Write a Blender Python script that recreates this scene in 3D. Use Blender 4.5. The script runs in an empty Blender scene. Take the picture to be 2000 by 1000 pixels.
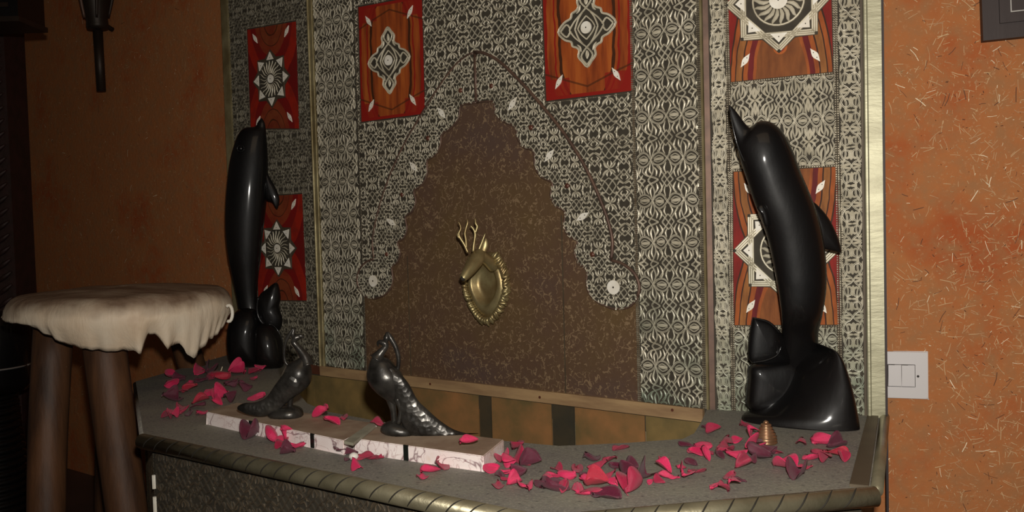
import bpy, bmesh, math, random
import numpy as np
from mathutils import Vector, Matrix, noise
from mathutils.geometry import tessellate_polygon

random.seed(7)
rng = np.random.default_rng(11)
SC = bpy.context.scene
COL = SC.collection
PI = math.pi

# ------------------------------------------------------------------ camera
FPX = 1732.0
PITCH = math.radians(2.25)
ROLL = math.radians(-1.55)
EYE = Vector((0, 0, 0.87))
cam_d = bpy.data.cameras.new('camera')
cam_d.sensor_width = 36
cam_d.lens = 36 * FPX / 2000
cam_d.clip_start = 0.02
cam = bpy.data.objects.new('camera', cam_d)
COL.objects.link(cam)
CR = Matrix.Rotation(PI / 2 - PITCH, 3, 'X') @ Matrix.Rotation(ROLL, 3, 'Z')
cam.matrix_world = Matrix.Translation(EYE) @ CR.to_4x4()
SC.camera = cam

# ------------------------------------------------------------------ world + light + exposure
w = bpy.data.worlds.new('world'); SC.world = w; w.use_nodes = True
w.node_tree.nodes['Background'].inputs[0].default_value = (1.0, 0.78, 0.6, 1)
w.node_tree.nodes['Background'].inputs[1].default_value = 0.03
SC.view_settings.view_transform = 'Standard'
SC.view_settings.look = 'None'
SC.view_settings.gamma = 1
SC.view_settings.use_curve_mapping = False
SC.view_settings.exposure = 0.12

def light(name, kind, loc, power, color, aim=None, **kw):
    d = bpy.data.lights.new(name, kind); d.energy = power; d.color = color
    for k, v in kw.items(): setattr(d, k, v)
    o = bpy.data.objects.new(name, d); COL.objects.link(o); o.location = loc
    if aim is not None:
        o.rotation_euler = (Vector(aim) - Vector(loc)).to_track_quat('-Z', 'Y').to_euler()
    return o
light('flash', 'SPOT', (0.03, -0.02, 0.97), 86, (1.0, 0.95, 0.87), (0.48, 1.6, 0.98),
      spot_size=math.radians(140), spot_blend=1.0, shadow_soft_size=0.018)
light('room_lamp', 'AREA', (0.2, 0.2, 2.42), 4.5, (1.0, 0.72, 0.45), (0.2, 1.2, 0.6), size=1.4)

# ------------------------------------------------------------------ pixel -> world
def ray(px, py):
    return CR @ Vector(((px - 1000) / FPX, (500 - py) / FPX, -1))
def P(px, py, Z):
    d = ray(px, py)
    return EYE + d * (Z / d.y)
def PZ(px, py, z):
    d = ray(px, py)
    return EYE + d * ((z - EYE.z) / d.z)
DECK = 0.50

class Pl:
    """a vertical wall plane: u along it to the right, v up, n out of it"""
    def __init__(s, o, U):
        s.o = Vector((o.x, o.y, 0)); s.U = Vector((U.x, U.y, 0)).normalized()
        s.N = Vector((s.U.y, -s.U.x, 0))
    def w(s, u, v, n=0.0):
        return s.o + s.U * u + s.N * n + Vector((0, 0, v))
    def px(s, px, py, n=0.0):
        d = ray(px, py); o = s.o + s.N * n
        t = (o - EYE).dot(s.N) / d.dot(s.N)
        p = EYE + d * t - s.o
        return (p.dot(s.U), p.z)
    def arr(s, A):
        return (np.array(s.o)[None] + A[:, :1] * np.array(s.U)[None] + A[:, 1:2] * np.array((0, 0, 1.0))[None]
                + A[:, 2:3] * np.array(s.N)[None])
def hdir(px):
    y = 432 - 0.027 * (px - 1000)
    d = ray(px, y); return Vector((d.x, d.y, 0)).normalized()
FOLD = PZ(1387, 799, DECK)
CP = Pl(FOLD, -hdir(-1320))
WP = Pl(FOLD, -hdir(-4300))

# ------------------------------------------------------------------ object helpers
def link(name, verts, faces, mats, parent=None, smooth=False, mi=None, origin=None, uv=None):
    o0 = Vector(origin) if origin is not None else (parent_loc(parent) if parent else Vector((0, 0, 0)))
    me = bpy.data.meshes.new(name)
    V = np.array(verts, dtype=float).reshape(-1, 3) - np.array(o0)[None]
    me.from_pydata(V.tolist(), [], faces if isinstance(faces, list) else faces.tolist())
    if not isinstance(mats, (list, tuple)): mats = [mats]
    for m in mats: me.materials.append(m)
    if mi is not None: me.polygons.foreach_set('material_index', mi)
    if smooth: me.polygons.foreach_set('use_smooth', [True] * len(me.polygons))
    if uv is not None:
        l = me.uv_layers.new(name='UVMap')
        idx = np.zeros(len(me.loops), dtype=int); me.loops.foreach_get('vertex_index', idx)
        l.data.foreach_set('uv', np.array(uv, dtype=float)[idx].ravel())
    me.update()
    o = bpy.data.objects.new(name, me); COL.objects.link(o)
    if parent: o.parent = parent
    o.location = o0 - (parent_loc(parent) if parent else Vector((0, 0, 0)))
    o['_'] = 0; del o['_']
    return o
def parent_loc(p):
    v = Vector((0, 0, 0))
    while p: v = v + p.location; p = p.parent
    return v
def tag(o, label=None, cat=None, group=None, kind=None):
    if label: o['label'] = label
    if cat: o['category'] = cat
    if group: o['group'] = group
    if kind: o['kind'] = kind
    return o
def thing(name, loc, label, cat, group=None):
    o = bpy.data.objects.new(name, None); COL.objects.link(o); o.location = loc
    o.empty_display_size = 0.05
    return tag(o, label, cat, group)

class MB:
    def __init__(s): s.v = []; s.f = []; s.m = []; s.uv = []
    def add(s, V, F, m=0):
        b = len(s.v); s.v += [tuple(x) for x in V]; s.f += [tuple(i + b for i in f) for f in F]; s.m += [m] * len(F)
        return s
    def link(s, name, mats, parent=None, smooth=False, origin=None):
        return link(name, s.v, s.f, mats, parent, smooth, s.m, origin)

def prism(poly, fr, n0, n1):
    """polygon in a plane's (u,v) extruded from n0 to n1"""
    k = len(poly)
    V = [fr(p[0], p[1], n0) for p in poly] + [fr(p[0], p[1], n1) for p in poly]
    tr = tessellate_polygon([[Vector((p[0], p[1], 0)) for p in poly]])
    F = [tuple(t) for t in tr] + [tuple(i + k for i in t) for t in tr]
    F += [(i, (i + 1) % k, (i + 1) % k + k, i + k) for i in range(k)]
    return V, F
def zpr(poly, z0, z1):
    return prism(poly, lambda x, y, z: Vector((x, y, z)), z0, z1)
def rect(u0, u1, v0, v1): return [(u0, v0), (u1, v0), (u1, v1), (u0, v1)]
def spline(pts, n=8, closed=False):
    pts = [Vector(p) for p in pts]; out = []
    k = len(pts)
    rngk = range(k if closed else k - 1)
    for i in rngk:
        if closed: a, b, c, d = pts[i - 1], pts[i], pts[(i + 1) % k], pts[(i + 2) % k]
        else: a, b, c, d = pts[max(i - 1, 0)], pts[i], pts[i + 1], pts[min(i + 2, k - 1)]
        for j in range(n):
            t = j / n
            out.append(0.5 * ((2 * b) + (c - a) * t + (2 * a - 5 * b + 4 * c - d) * t * t + (3 * b - 3 * c + d - a) * t ** 3))
    if not closed: out.append(pts[-1].copy())
    return out
def tube(pts, rad, seg=10, sub=0, flat=1.0, up=None):
    if sub: 
        rr = rad if isinstance(rad, (list, tuple)) else [rad] * len(pts)
        q = spline([tuple(p) for p in pts], sub); r2 = []
        for i in range(len(q)):
            t = i / sub; a = min(int(t), len(rr) - 1); b = min(a + 1, len(rr) - 1); r2.append(rr[a] + (rr[b] - rr[a]) * (t - a))
        pts, rad = q, r2
    pts = [Vector(p) for p in pts]
    if not isinstance(rad, (list, tuple)): rad = [rad] * len(pts)
    V = []; F = []
    n = None
    for i, p in enumerate(pts):
        t = (pts[min(i + 1, len(pts) - 1)] - pts[max(i - 1, 0)]).normalized()
        if n is None:
            n = t.orthogonal().normalized() if up is None else (Vector(up) - t * t.dot(Vector(up))).normalized()
        else:
            n = (n - t * n.dot(t)).normalized()
        b = t.cross(n)
        for k in range(seg):
            a = 2 * PI * k / seg
            V.append(p + (n * math.cos(a) * flat + b * math.sin(a)) * rad[i])
    for i in range(len(pts) - 1):
        for k in range(seg):
            F.append((i * seg + k, i * seg + (k + 1) % seg, (i + 1) * seg + (k + 1) % seg, (i + 1) * seg + k))
    F.append(tuple(range(seg))[::-1]); F.append(tuple(range((len(pts) - 1) * seg, len(pts) * seg)))
    return V, F
def lathe(prof, seg=32, c=(0, 0, 0)):
    V = []; F = []; c = Vector(c)
    for r, z in prof:
        for k in range(seg):
            a = 2 * PI * k / seg; V.append(c + Vector((r * math.cos(a), r * math.sin(a), z)))
    for i in range(len(prof) - 1):
        for k in range(seg):
            F.append((i * seg + k, i * seg + (k + 1) % seg, (i + 1) * seg + (k + 1) % seg, (i + 1) * seg + k))
    F.append(tuple(range(seg))[::-1]); F.append(tuple(range((len(prof) - 1) * seg, len(prof) * seg)))
    return V, F
def ladder(rungs, Z, depth, seg=28, sub=5, skew=0.0):
    """body from left/right silhouette pairs; rungs (lx,ly,rx,ry[,depthfactor,dZ])"""
    L = spline([(r[0], r[1], 0) for r in rungs], sub); R = spline([(r[2], r[3], 0) for r in rungs], sub)
    D = spline([((r[4] if len(r) > 4 else depth), (r[5] if len(r) > 5 else 0), 0) for r in rungs], sub)
    V = []; F = []
    for l, r, d in zip(L, R, D):
        a = P(l.x, l.y, Z + d.y + skew / 2); b = P(r.x, r.y, Z + d.y - skew / 2)
        c = (a + b) / 2; wv = (b - a) / 2
        nv = Vector((0, -1, 0)) * (wv.length * d.x)
        for k in range(seg):
            th = 2 * PI * k / seg
            V.append(c + wv * math.cos(th) + nv * math.sin(th))
    n = len(L)
    for i in range(n - 1):
        for k in range(seg):
            F.append((i * seg + k, i * seg + (k + 1) % seg, (i + 1) * seg + (k + 1) % seg, (i + 1) * seg + k))
    F.append(tuple(range(seg))[::-1]); F.append(tuple(range((n - 1) * seg, n * seg)))
    return V, F
def pillow(outline, center, Zf, th, rings=9, sub=5, p=2.0, back=1.0):
    """rounded solid from an outline; Zf = depth (number or function of px,py), th = half thickness"""
    O = spline([(a, b, 0) for a, b in outline], sub, True)
    k = len(O); c = Vector((center[0], center[1], 0))
    zf = Zf if callable(Zf) else (lambda x, y: Zf)
    V = []; F = []
    def pt(q, off):
        z = zf(q.x, q.y); return P(q.x, q.y, z) + Vector((0, off, 0))
    for side in (-1, 1):
        for j in range(rings if side == -1 else rings):
            s = math.cos(j / rings * PI / 2) if True else 0
            h = th * math.sin(j / rings * PI / 2) ** (2 / p)
            if side == 1: h *= back
            for q in O: V.append(pt(c + (q - c) * s, side * h))
    def base(side, j): return (0 if side == -1 else rings * k) + j * k
    for side in (-1, 1):
        for j in range(rings - 1):
            for i in range(k):
                a = base(side, j); b = base(side, j + 1); i2 = (i + 1) % k
                F.append((a + i, a + i2, b + i2, b + i))
        V.append(pt(c, side * th * (back if side == 1 else 1))); ci = len(V) - 1
        b = base(side, rings - 1)
        for i in range(k): F.append((b + i, b + (i + 1) % k, ci))
    for i in range(k):
        i2 = (i + 1) % k; F.append((base(-1, 0) + i, base(1, 0) + i, base(1, 0) + i2, base(-1, 0) + i2))
    return V, F

# ------------------------------------------------------------------ materials
def new_mat(name):
    m = bpy.data.materials.new(name); m.use_nodes = True
    nt = m.node_tree; b = nt.nodes['Principled BSDF']
    return m, nt, b
def nd(nt, t, **kw):
    n = nt.nodes.new(t)
    for k, v in kw.items(): setattr(n, k, v)
    return n
def mth(nt, op, a, b=None, c=None):
    n = nd(nt, 'ShaderNodeMath', operation=op)
    for i, x in enumerate((a, b, c)):
        if x is None: continue
        if isinstance(x, (int, float)): n.inputs[i].default_value = x
        else: nt.links.new(x, n.inputs[i])
    return n.outputs[0]
def mixc(nt, f, a, b):
    n = nd(nt, 'ShaderNodeMix', data_type='RGBA')
    for i, x in ((0, f), (6, a), (7, b)):
        if isinstance(x, (int, float)): n.inputs[i].default_value = x
        elif isinstance(x, tuple): n.inputs[i].default_value = (*x[:3], 1)
        else: nt.links.new(x, n.inputs[i])
    return n.outputs[2]
def ntex(nt, scale, detail=4, vec=None, rough=0.55, dist=0.0):
    n = nd(nt, 'ShaderNodeTexNoise'); n.inputs['Scale'].default_value = scale; n.inputs['Detail'].default_value = detail
    n.inputs['Roughness'].default_value = rough; n.inputs['Distortion'].default_value = dist
    if vec is None: vec = nd(nt, 'ShaderNodeTexCoord').outputs['Object']
    nt.links.new(vec, n.inputs['Vector'])
    return n.outputs['Fac']
def ramp(nt, fac, stops, interp='LINEAR'):
    r = nd(nt, 'ShaderNodeValToRGB'); r.color_ramp.interpolation = interp
    e = r.color_ramp.elements
    e.remove(e[1]); e[0].position = stops[0][0]; e[0].color = (*stops[0][1][:3], 1)
    for p, c in stops[1:]:
        x = e.new(p); x.color = (*c[:3], 1)
    nt.links.new(fac, r.inputs[0]); return r.outputs[0]
def scalevec(nt, s):
    mp = nd(nt, 'ShaderNodeMapping'); mp.inputs['Scale'].default_value = s
    nt.links.new(nd(nt, 'ShaderNodeTexCoord').outputs['Object'], mp.inputs[0]); return mp.outputs[0]
def M(name, c1, c2=None, scale=8, rough=0.6, metal=0.0, bump=0.0, bscale=60, coat=0.0, stretch=None, lo=0.35, hi=0.65, spec=0.5, detail=5):
    m, nt, b = new_mat(name)
    b.inputs['Roughness'].default_value = rough; b.inputs['Metallic'].default_value = metal
    b.inputs['Coat Weight'].default_value = coat; b.inputs['Coat Roughness'].default_value = 0.12
    b.inputs['Specular IOR Level'].default_value = spec
    vec = scalevec(nt, stretch) if stretch else None
    if c2 is None: c2 = tuple(x * 0.72 for x in c1)
    f = ntex(nt, scale, detail, vec)
    nt.links.new(ramp(nt, f, [(lo, c1), (hi, c2)]), b.inputs['Base Color'])
    if bump:
        bn = nd(nt, 'ShaderNodeBump'); bn.inputs['Strength'].default_value = bump; bn.inputs['Distance'].default_value = 0.004
        nt.links.new(ntex(nt, bscale, 5, vec), bn.inputs['Height']); nt.links.new(bn.outputs[0], b.inputs['Normal'])
    return m

# embossed pewter sheet: warm grey, worn, with green stain low down
def metal_sheet():
    m, nt, b = new_mat('embossed_pewter')
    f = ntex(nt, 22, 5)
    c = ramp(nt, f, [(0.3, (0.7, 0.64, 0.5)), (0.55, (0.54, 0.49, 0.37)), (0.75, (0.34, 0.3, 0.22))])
    tc = nd(nt, 'ShaderNodeNewGeometry'); sx = nd(nt, 'ShaderNodeSeparateXYZ'); nt.links.new(tc.outputs['Position'], sx.inputs[0])
    mr = nd(nt, 'ShaderNodeMapRange'); nt.links.new(sx.outputs[2], mr.inputs[0])
    mr.inputs[1].default_value = 0.82; mr.inputs[2].default_value = 0.52; mr.inputs[3].default_value = 0; mr.inputs[4].default_value = 0.75
    g = mth(nt, 'MULTIPLY', mr.outputs[0], ramp(nt, ntex(nt, 9, 3), [(0.35, (0, 0, 0)), (0.6, (1, 1, 1))]))
    c = mixc(nt, g, c, (0.15, 0.22, 0.16))
    nt.links.new(c, b.inputs['Base Color'])
    b.inputs['Metallic'].default_value = 0.12; b.inputs['Roughness'].default_value = 0.42
    return m
MT = {}
MT['sheet'] = metal_sheet()
MT['patina'] = M('dark_patina', (0.04, 0.033, 0.023), (0.06, 0.05, 0.034), 30, 0.8, 0.2)
MT['flank'] = M('tarnished_pewter', (0.15, 0.135, 0.1), (0.09, 0.08, 0.06), 30, 0.6, 0.3)
MT['bronze'] = M('tarnished_bronze', (0.16, 0.12, 0.075), (0.08, 0.06, 0.04), 18, 0.5, 0.4)
MT['bead'] = M('beaded_edge', (0.34, 0.3, 0.22), (0.16, 0.13, 0.09), 60, 0.5, 0.4)
MT['gold'] = M('aged_brass', (0.42, 0.36, 0.2), (0.22, 0.17, 0.08), 14, 0.42, 0.5, 0.15, 90)
MT['post'] = M('champagne_brass', (0.42, 0.4, 0.27), (0.31, 0.29, 0.19), 9, 0.45, 0.35, 0.12, 50, stretch=(1, 1, 4))
MT['rim'] = M('pewter_rim', (0.30, 0.27, 0.18), (0.18, 0.16, 0.1), 12, 0.4, 0.55, 0.2, 70)
MT['groove'] = M('dark_groove', (0.02, 0.016, 0.01), None, 10, 0.8)
MT['copper'] = M('dull_copper_rod', (0.17, 0.1, 0.07), (0.1, 0.06, 0.045), 25, 0.5, 0.4)
MT['stud'] = M('brown_stud', (0.14, 0.05, 0.03), None, 20, 0.35, 0.2)
MT['bone'] = M('bone', (0.9, 0.87, 0.78), (0.78, 0.72, 0.6), 40, 0.5)
MT['dot'] = M('dark_rivet_dot', (0.05, 0.035, 0.025), None, 20, 0.5, 0.4)
MT['leather'] = None
MT['black'] = M('black_lacquer', (0.0025, 0.0025, 0.003), (0.006, 0.0045, 0.004), 6, 0.5, 0, 0.35, 16, coat=0.4, stretch=(1, 1, .45), spec=0.22)
MT['peacock'] = None
MT['marble_top'] = M('tan_marble_top', (0.42, 0.32, 0.23), (0.28, 0.19, 0.13), 16, 0.7, 0, 0.2, 50)
MT['strap'] = M('black_band', (0.006, 0.01, 0.008), None, 10, 0.35)
MT['wood_strip'] = M('wood_strip', (0.4, 0.26, 0.13), (0.27, 0.165, 0.085), 9, 0.55, 0, 0.15, 40, stretch=(1, 1, 6))
MT['grout'] = M('grout', (0.34, 0.32, 0.24), None, 30, 0.8)
MT['tile1'] = M('glazed_tile_brown', (0.38, 0.18, 0.07), (0.17, 0.12, 0.05), 10, 0.4, 0.1, 0.1, 40, detail=6)
MT['tile2'] = M('glazed_tile_olive', (0.3, 0.2, 0.075), (0.15, 0.115, 0.05), 12, 0.4, 0.1, 0.1, 40, detail=6)
MT['tile3'] = M('glazed_tile_dark', (0.05, 0.045, 0.032), (0.08, 0.06, 0.035), 12, 0.4, 0.1, 0.1, 40)
MT['deerbrass'] = M('deer_brass', (0.45, 0.38, 0.19), (0.28, 0.2, 0.09), 25, 0.4, 0.7, 0.1, 60)
MT['hide_dark'] = M('x', (0.1, 0.06, 0.03))
MT['log'] = M('log_wood', (0.13, 0.055, 0.022), (0.04, 0.017, 0.008), 7, 0.6, 0, 0.4, 18, stretch=(3, 3, .5))
MT['darkwood'] = M('dark_carved_wood', (0.02, 0.009, 0.006), (0.035, 0.012, 0.01), 30, 0.6, 0, 0.5, 40)
MT['white_plastic'] = M('white_plastic', (0.6, 0.57, 0.57), (0.57, 0.545, 0.54), 3, 0.45)
MT['dark_line'] = M('shadow_gap', (0.02, 0.015, 0.012), None, 3, 0.7)
MT['frame_wood'] = M('dark_frame_wood', (0.02, 0.011, 0.011), (0.03, 0.017, 0.015), 6, 0.6, 0, .1, 50, stretch=(1, 1, .2))
MT['silver'] = M('silver_fillet', (0.5, 0.48, 0.45), None, 10, 0.4, 0.6)
MT['paper'] = M('picture_paper', (0.55, 0.55, 0.5), (0.3, 0.3, 0.28), 12, 0.6)
MT['coil'] = M('copper_coil', (0.42, 0.24, 0.14), (0.28, 0.15, 0.08), 30, 0.35, 0.7)
MT['iron'] = M('dark_iron', (0.025, 0.018, 0.012), (0.04, 0.025, 0.018), 14, 0.5, 0.5)
MT['side_strip'] = M('brown_metal_strip', (0.1, 0.075, 0.045), (0.07, 0.05, 0.03), 12, 0.6, 0.2)
MT['straw'] = M('straw', (0.58, 0.39, 0.2), (0.42, 0.22, 0.1), 40, 0.7)
MT['straw2'] = M('straw_bright', (0.95, 0.82, 0.58), None, 40, 0.6)
MT['straw3'] = M('straw_dark', (0.12, 0.045, 0.02), None, 40, 0.8)
MT['floor'] = M('floor_tile', (0.09, 0.05, 0.035), (0.06, 0.035, 0.025), 4, 0.5)
MT['ceil'] = M('ceiling_plaster', (0.3, 0.2, 0.13), None, 3, 0.9)
MT['pebble'] = M('white_pebble', (0.8, 0.76, 0.7), None, 30, 0.5)

def plaster(name):
    m, nt, b = new_mat(name)
    f1 = ntex(nt, 4.5, 4); f2 = ntex(nt, 38, 6); 
    c = ramp(nt, f1, [(0.3, (0.39, 0.145, 0.052)), (0.5, (0.41, 0.155, 0.055)), (0.68, (0.37, 0.09, 0.028))])
    c = mixc(nt, ramp(nt, f2, [(0.42, (0, 0, 0)), (0.7, (0.8, 0.8, 0.8))]), c, (0.33, 0.16, 0.07))
    f3 = ntex(nt, 160, 3)
    c = mixc(nt, ramp(nt, f3, [(0.6, (0, 0, 0)), (0.72, (0.6, 0.6, 0.6))]), c, (0.48, 0.25, 0.12))
    nt.links.new(c, b.inputs['Base Color']); b.inputs['Roughness'].default_value = 0.9; b.inputs['Specular IOR Level'].default_value = 0.15
    bn = nd(nt, 'ShaderNodeBump'); bn.inputs['Strength'].default_value = 0.5; bn.inputs['Distance'].default_value = 0.003
    nt.links.new(ntex(nt, 90, 6), bn.inputs['Height']); nt.links.new(bn.outputs[0], b.inputs['Normal'])
    return m
MT['plaster'] = plaster('orange_straw_plaster')

def brown_panel():
    m, nt, b = new_mat('brown_embossed_panel')
    f1 = ntex(nt, 5, 4)
    base = ramp(nt, f1, [(0.3, (0.155, 0.095, 0.042)), (0.55, (0.135, 0.078, 0.048)), (0.75, (0.12, 0.076, 0.062))])
    # worm like fine embossing: iso lines of a noise
    n2 = ntex(nt, 75, 2, None, 0.4, 0.6)
    ln = mth(nt, 'ABSOLUTE', mth(nt, 'SUBTRACT', n2, 0.5))
    ln = mth(nt, 'LESS_THAN', ln, 0.026)
    brk = mth(nt, 'GREATER_THAN', ntex(nt, 60, 2), 0.47)
    l = mth(nt, 'MULTIPLY', ln, brk)
    c = mixc(nt, mth(nt, 'MULTIPLY', l, 0.7), base, (0.34, 0.23, 0.13))
    sp = ramp(nt, ntex(nt, 140, 2), [(0.66, (0, 0, 0)), (0.72, (1, 1, 1))])
    c = mixc(nt, mth(nt, 'MULTIPLY', sp, 0.25), c, (0.3, 0.2, 0.1))
    nt.links.new(c, b.inputs['Base Color'])
    b.inputs['Metallic'].default_value = 0.25; b.inputs['Roughness'].default_value = 0.5
    bn = nd(nt, 'ShaderNodeBump'); bn.inputs['Strength'].default_value = 0.5; bn.inputs['Distance'].default_value = 0.002
    nt.links.new(mth(nt, 'ADD', l, ntex(nt, 60, 4)), bn.inputs['Height']); nt.links.new(bn.outputs[0], b.inputs['Normal'])
    return m
MT['brown'] = brown_panel()

def stone_deck():
    m, nt, b = new_mat('grey_green_stone')
    c = ramp(nt, ntex(nt, 7, 5), [(0.3, (0.25, 0.245, 0.19)), (0.5, (0.21, 0.2, 0.17)), (0.7, (0.17, 0.155, 0.145))])
    c = mixc(nt, ramp(nt, ntex(nt, 260, 3), [(0.5, (0, 0, 0)), (0.7, (1, 1, 1))]), c, (0.34, 0.32, 0.26))
    c = mixc(nt, ramp(nt, ntex(nt, 130, 4), [(0.58, (0, 0, 0)), (0.7, (.8, .8, .8))]), c, (0.06, 0.055, 0.055))
    nt.links.new(c, b.inputs['Base Color']); b.inputs['Roughness'].default_value = 0.7
    bn = nd(nt, 'ShaderNodeBump'); bn.inputs['Strength'].default_value = 0.35; bn.inputs['Distance'].default_value = 0.002
    nt.links.new(ntex(nt, 160, 5), bn.inputs['Height']); nt.links.new(bn.outputs[0], b.inputs['Normal'])
    return m
MT['deck'] = stone_deck()

def marble():
    m, nt, b = new_mat('pink_veined_marble')
    c = ramp(nt, ntex(nt, 14, 4), [(0.35, (0.92, 0.84, 0.82)), (0.6, (0.86, 0.74, 0.72)), (0.75, (0.7, 0.5, 0.34))])
    n2 = ntex(nt, 16, 4, None, 0.5, 0.8); v = mth(nt, 'ABSOLUTE', mth(nt, 'SUBTRACT', n2, 0.5))
    c = mixc(nt, ramp(nt, v, [(0.0, (0.85, 0.85, 0.85)), (0.022, (0, 0, 0))]), c, (0.16, 0.06, 0.08))
    n3 = ntex(nt, 40, 3, None, 0.5, 0.5); v3 = mth(nt, 'ABSOLUTE', mth(nt, 'SUBTRACT', n3, 0.5))
    c = mixc(nt, ramp(nt, v3, [(0.0, (0.45, 0.45, 0.45)), (0.02, (0, 0, 0))]), c, (0.35, 0.16, 0.16))
    nt.links.new(c, b.inputs['Base Color']); b.inputs['Roughness'].default_value = 0.42
    return m
MT['marble'] = marble()

def peacock_mat(feather):
    m, nt, b = new_mat('pewter_feather' if feather else 'dark_pewter')
    if feather:
        tc = nd(nt, 'ShaderNodeUVMap'); mp = nd(nt, 'ShaderNodeMapping'); mp.inputs['Scale'].default_value = (26, 9, 1)
        mp.inputs['Rotation'].default_value = (0, 0, 0.785)
        nt.links.new(tc.outputs[0], mp.inputs[0])
    f = ntex(nt, 30, 4)
    nt.links.new(ramp(nt, f, [(0.35, (0.065, 0.06, 0.053)), (0.65, (0.02, 0.018, 0.016))]), b.inputs['Base Color'])
    b.inputs['Metallic'].default_value = 0.55; b.inputs['Roughness'].default_value = 0.3
    bn = nd(nt, 'ShaderNodeBump'); bn.inputs['Strength'].default_value = 0.5 if feather else 0.25; bn.inputs['Distance'].default_value = 0.002
    if feather:
        vo = nd(nt, 'ShaderNodeTexVoronoi'); vo.inputs['Scale'].default_value = 120
        nt.links.new(nd(nt, 'ShaderNodeTexCoord').outputs['Object'], vo.inputs['Vector'])
        nt.links.new(vo.outputs['Distance'], bn.inputs['Height'])
    else: nt.links.new(ntex(nt, 70, 3), bn.inputs['Height'])
    nt.links.new(bn.outputs[0], b.inputs['Normal'])
    return m
MT['peacock'] = peacock_mat(False); MT['feather'] = peacock_mat(True)

def hide():
    m, nt, b = new_mat('stretched_hide')
    g = nd(nt, 'ShaderNodeNewGeometry'); sx = nd(nt, 'ShaderNodeSeparateXYZ')
    nt.links.new(nd(nt, 'ShaderNodeTexCoord').outputs['Object'], sx.inputs[0])
    f = ntex(nt, 9, 5, scalevec(nt, (1, 2.2, 1)))
    cream = ramp(nt, ntex(nt, 7, 4), [(0.3, (0.86, 0.77, 0.62)), (0.6, (0.76, 0.6, 0.43)), (0.75, (0.42, 0.26, 0.15))])
    topb = ramp(nt, f, [(0.3, (0.42, 0.34, 0.25)), (0.5, (0.27, 0.19, 0.13)), (0.7, (0.15, 0.09, 0.055))])
    mr = nd(nt, 'ShaderNodeMapRange'); nt.links.new(mth(nt, 'ADD', sx.outputs[2], mth(nt, 'MULTIPLY', mth(nt, 'SUBTRACT', ntex(nt, 12, 4), 0.5), 0.06)), mr.inputs[0])
    mr.inputs[1].default_value = 0.69; mr.inputs[2].default_value = 0.722
    c = mixc(nt, mr.outputs[0], cream, topb)
    nt.links.new(c, b.inputs['Base Color']); b.inputs['Roughness'].default_value = 0.55
    bn = nd(nt, 'ShaderNodeBump'); bn.inputs['Strength'].default_value = 0.7; bn.inputs['Distance'].default_value = 0.006
    nt.links.new(ntex(nt, 22, 5, scalevec(nt, (1, 1, .35)), 0.6, 0.8), bn.inputs['Height']); nt.links.new(bn.outputs[0], b.inputs['Normal'])
    return m
MT['hide'] = hide()

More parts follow.
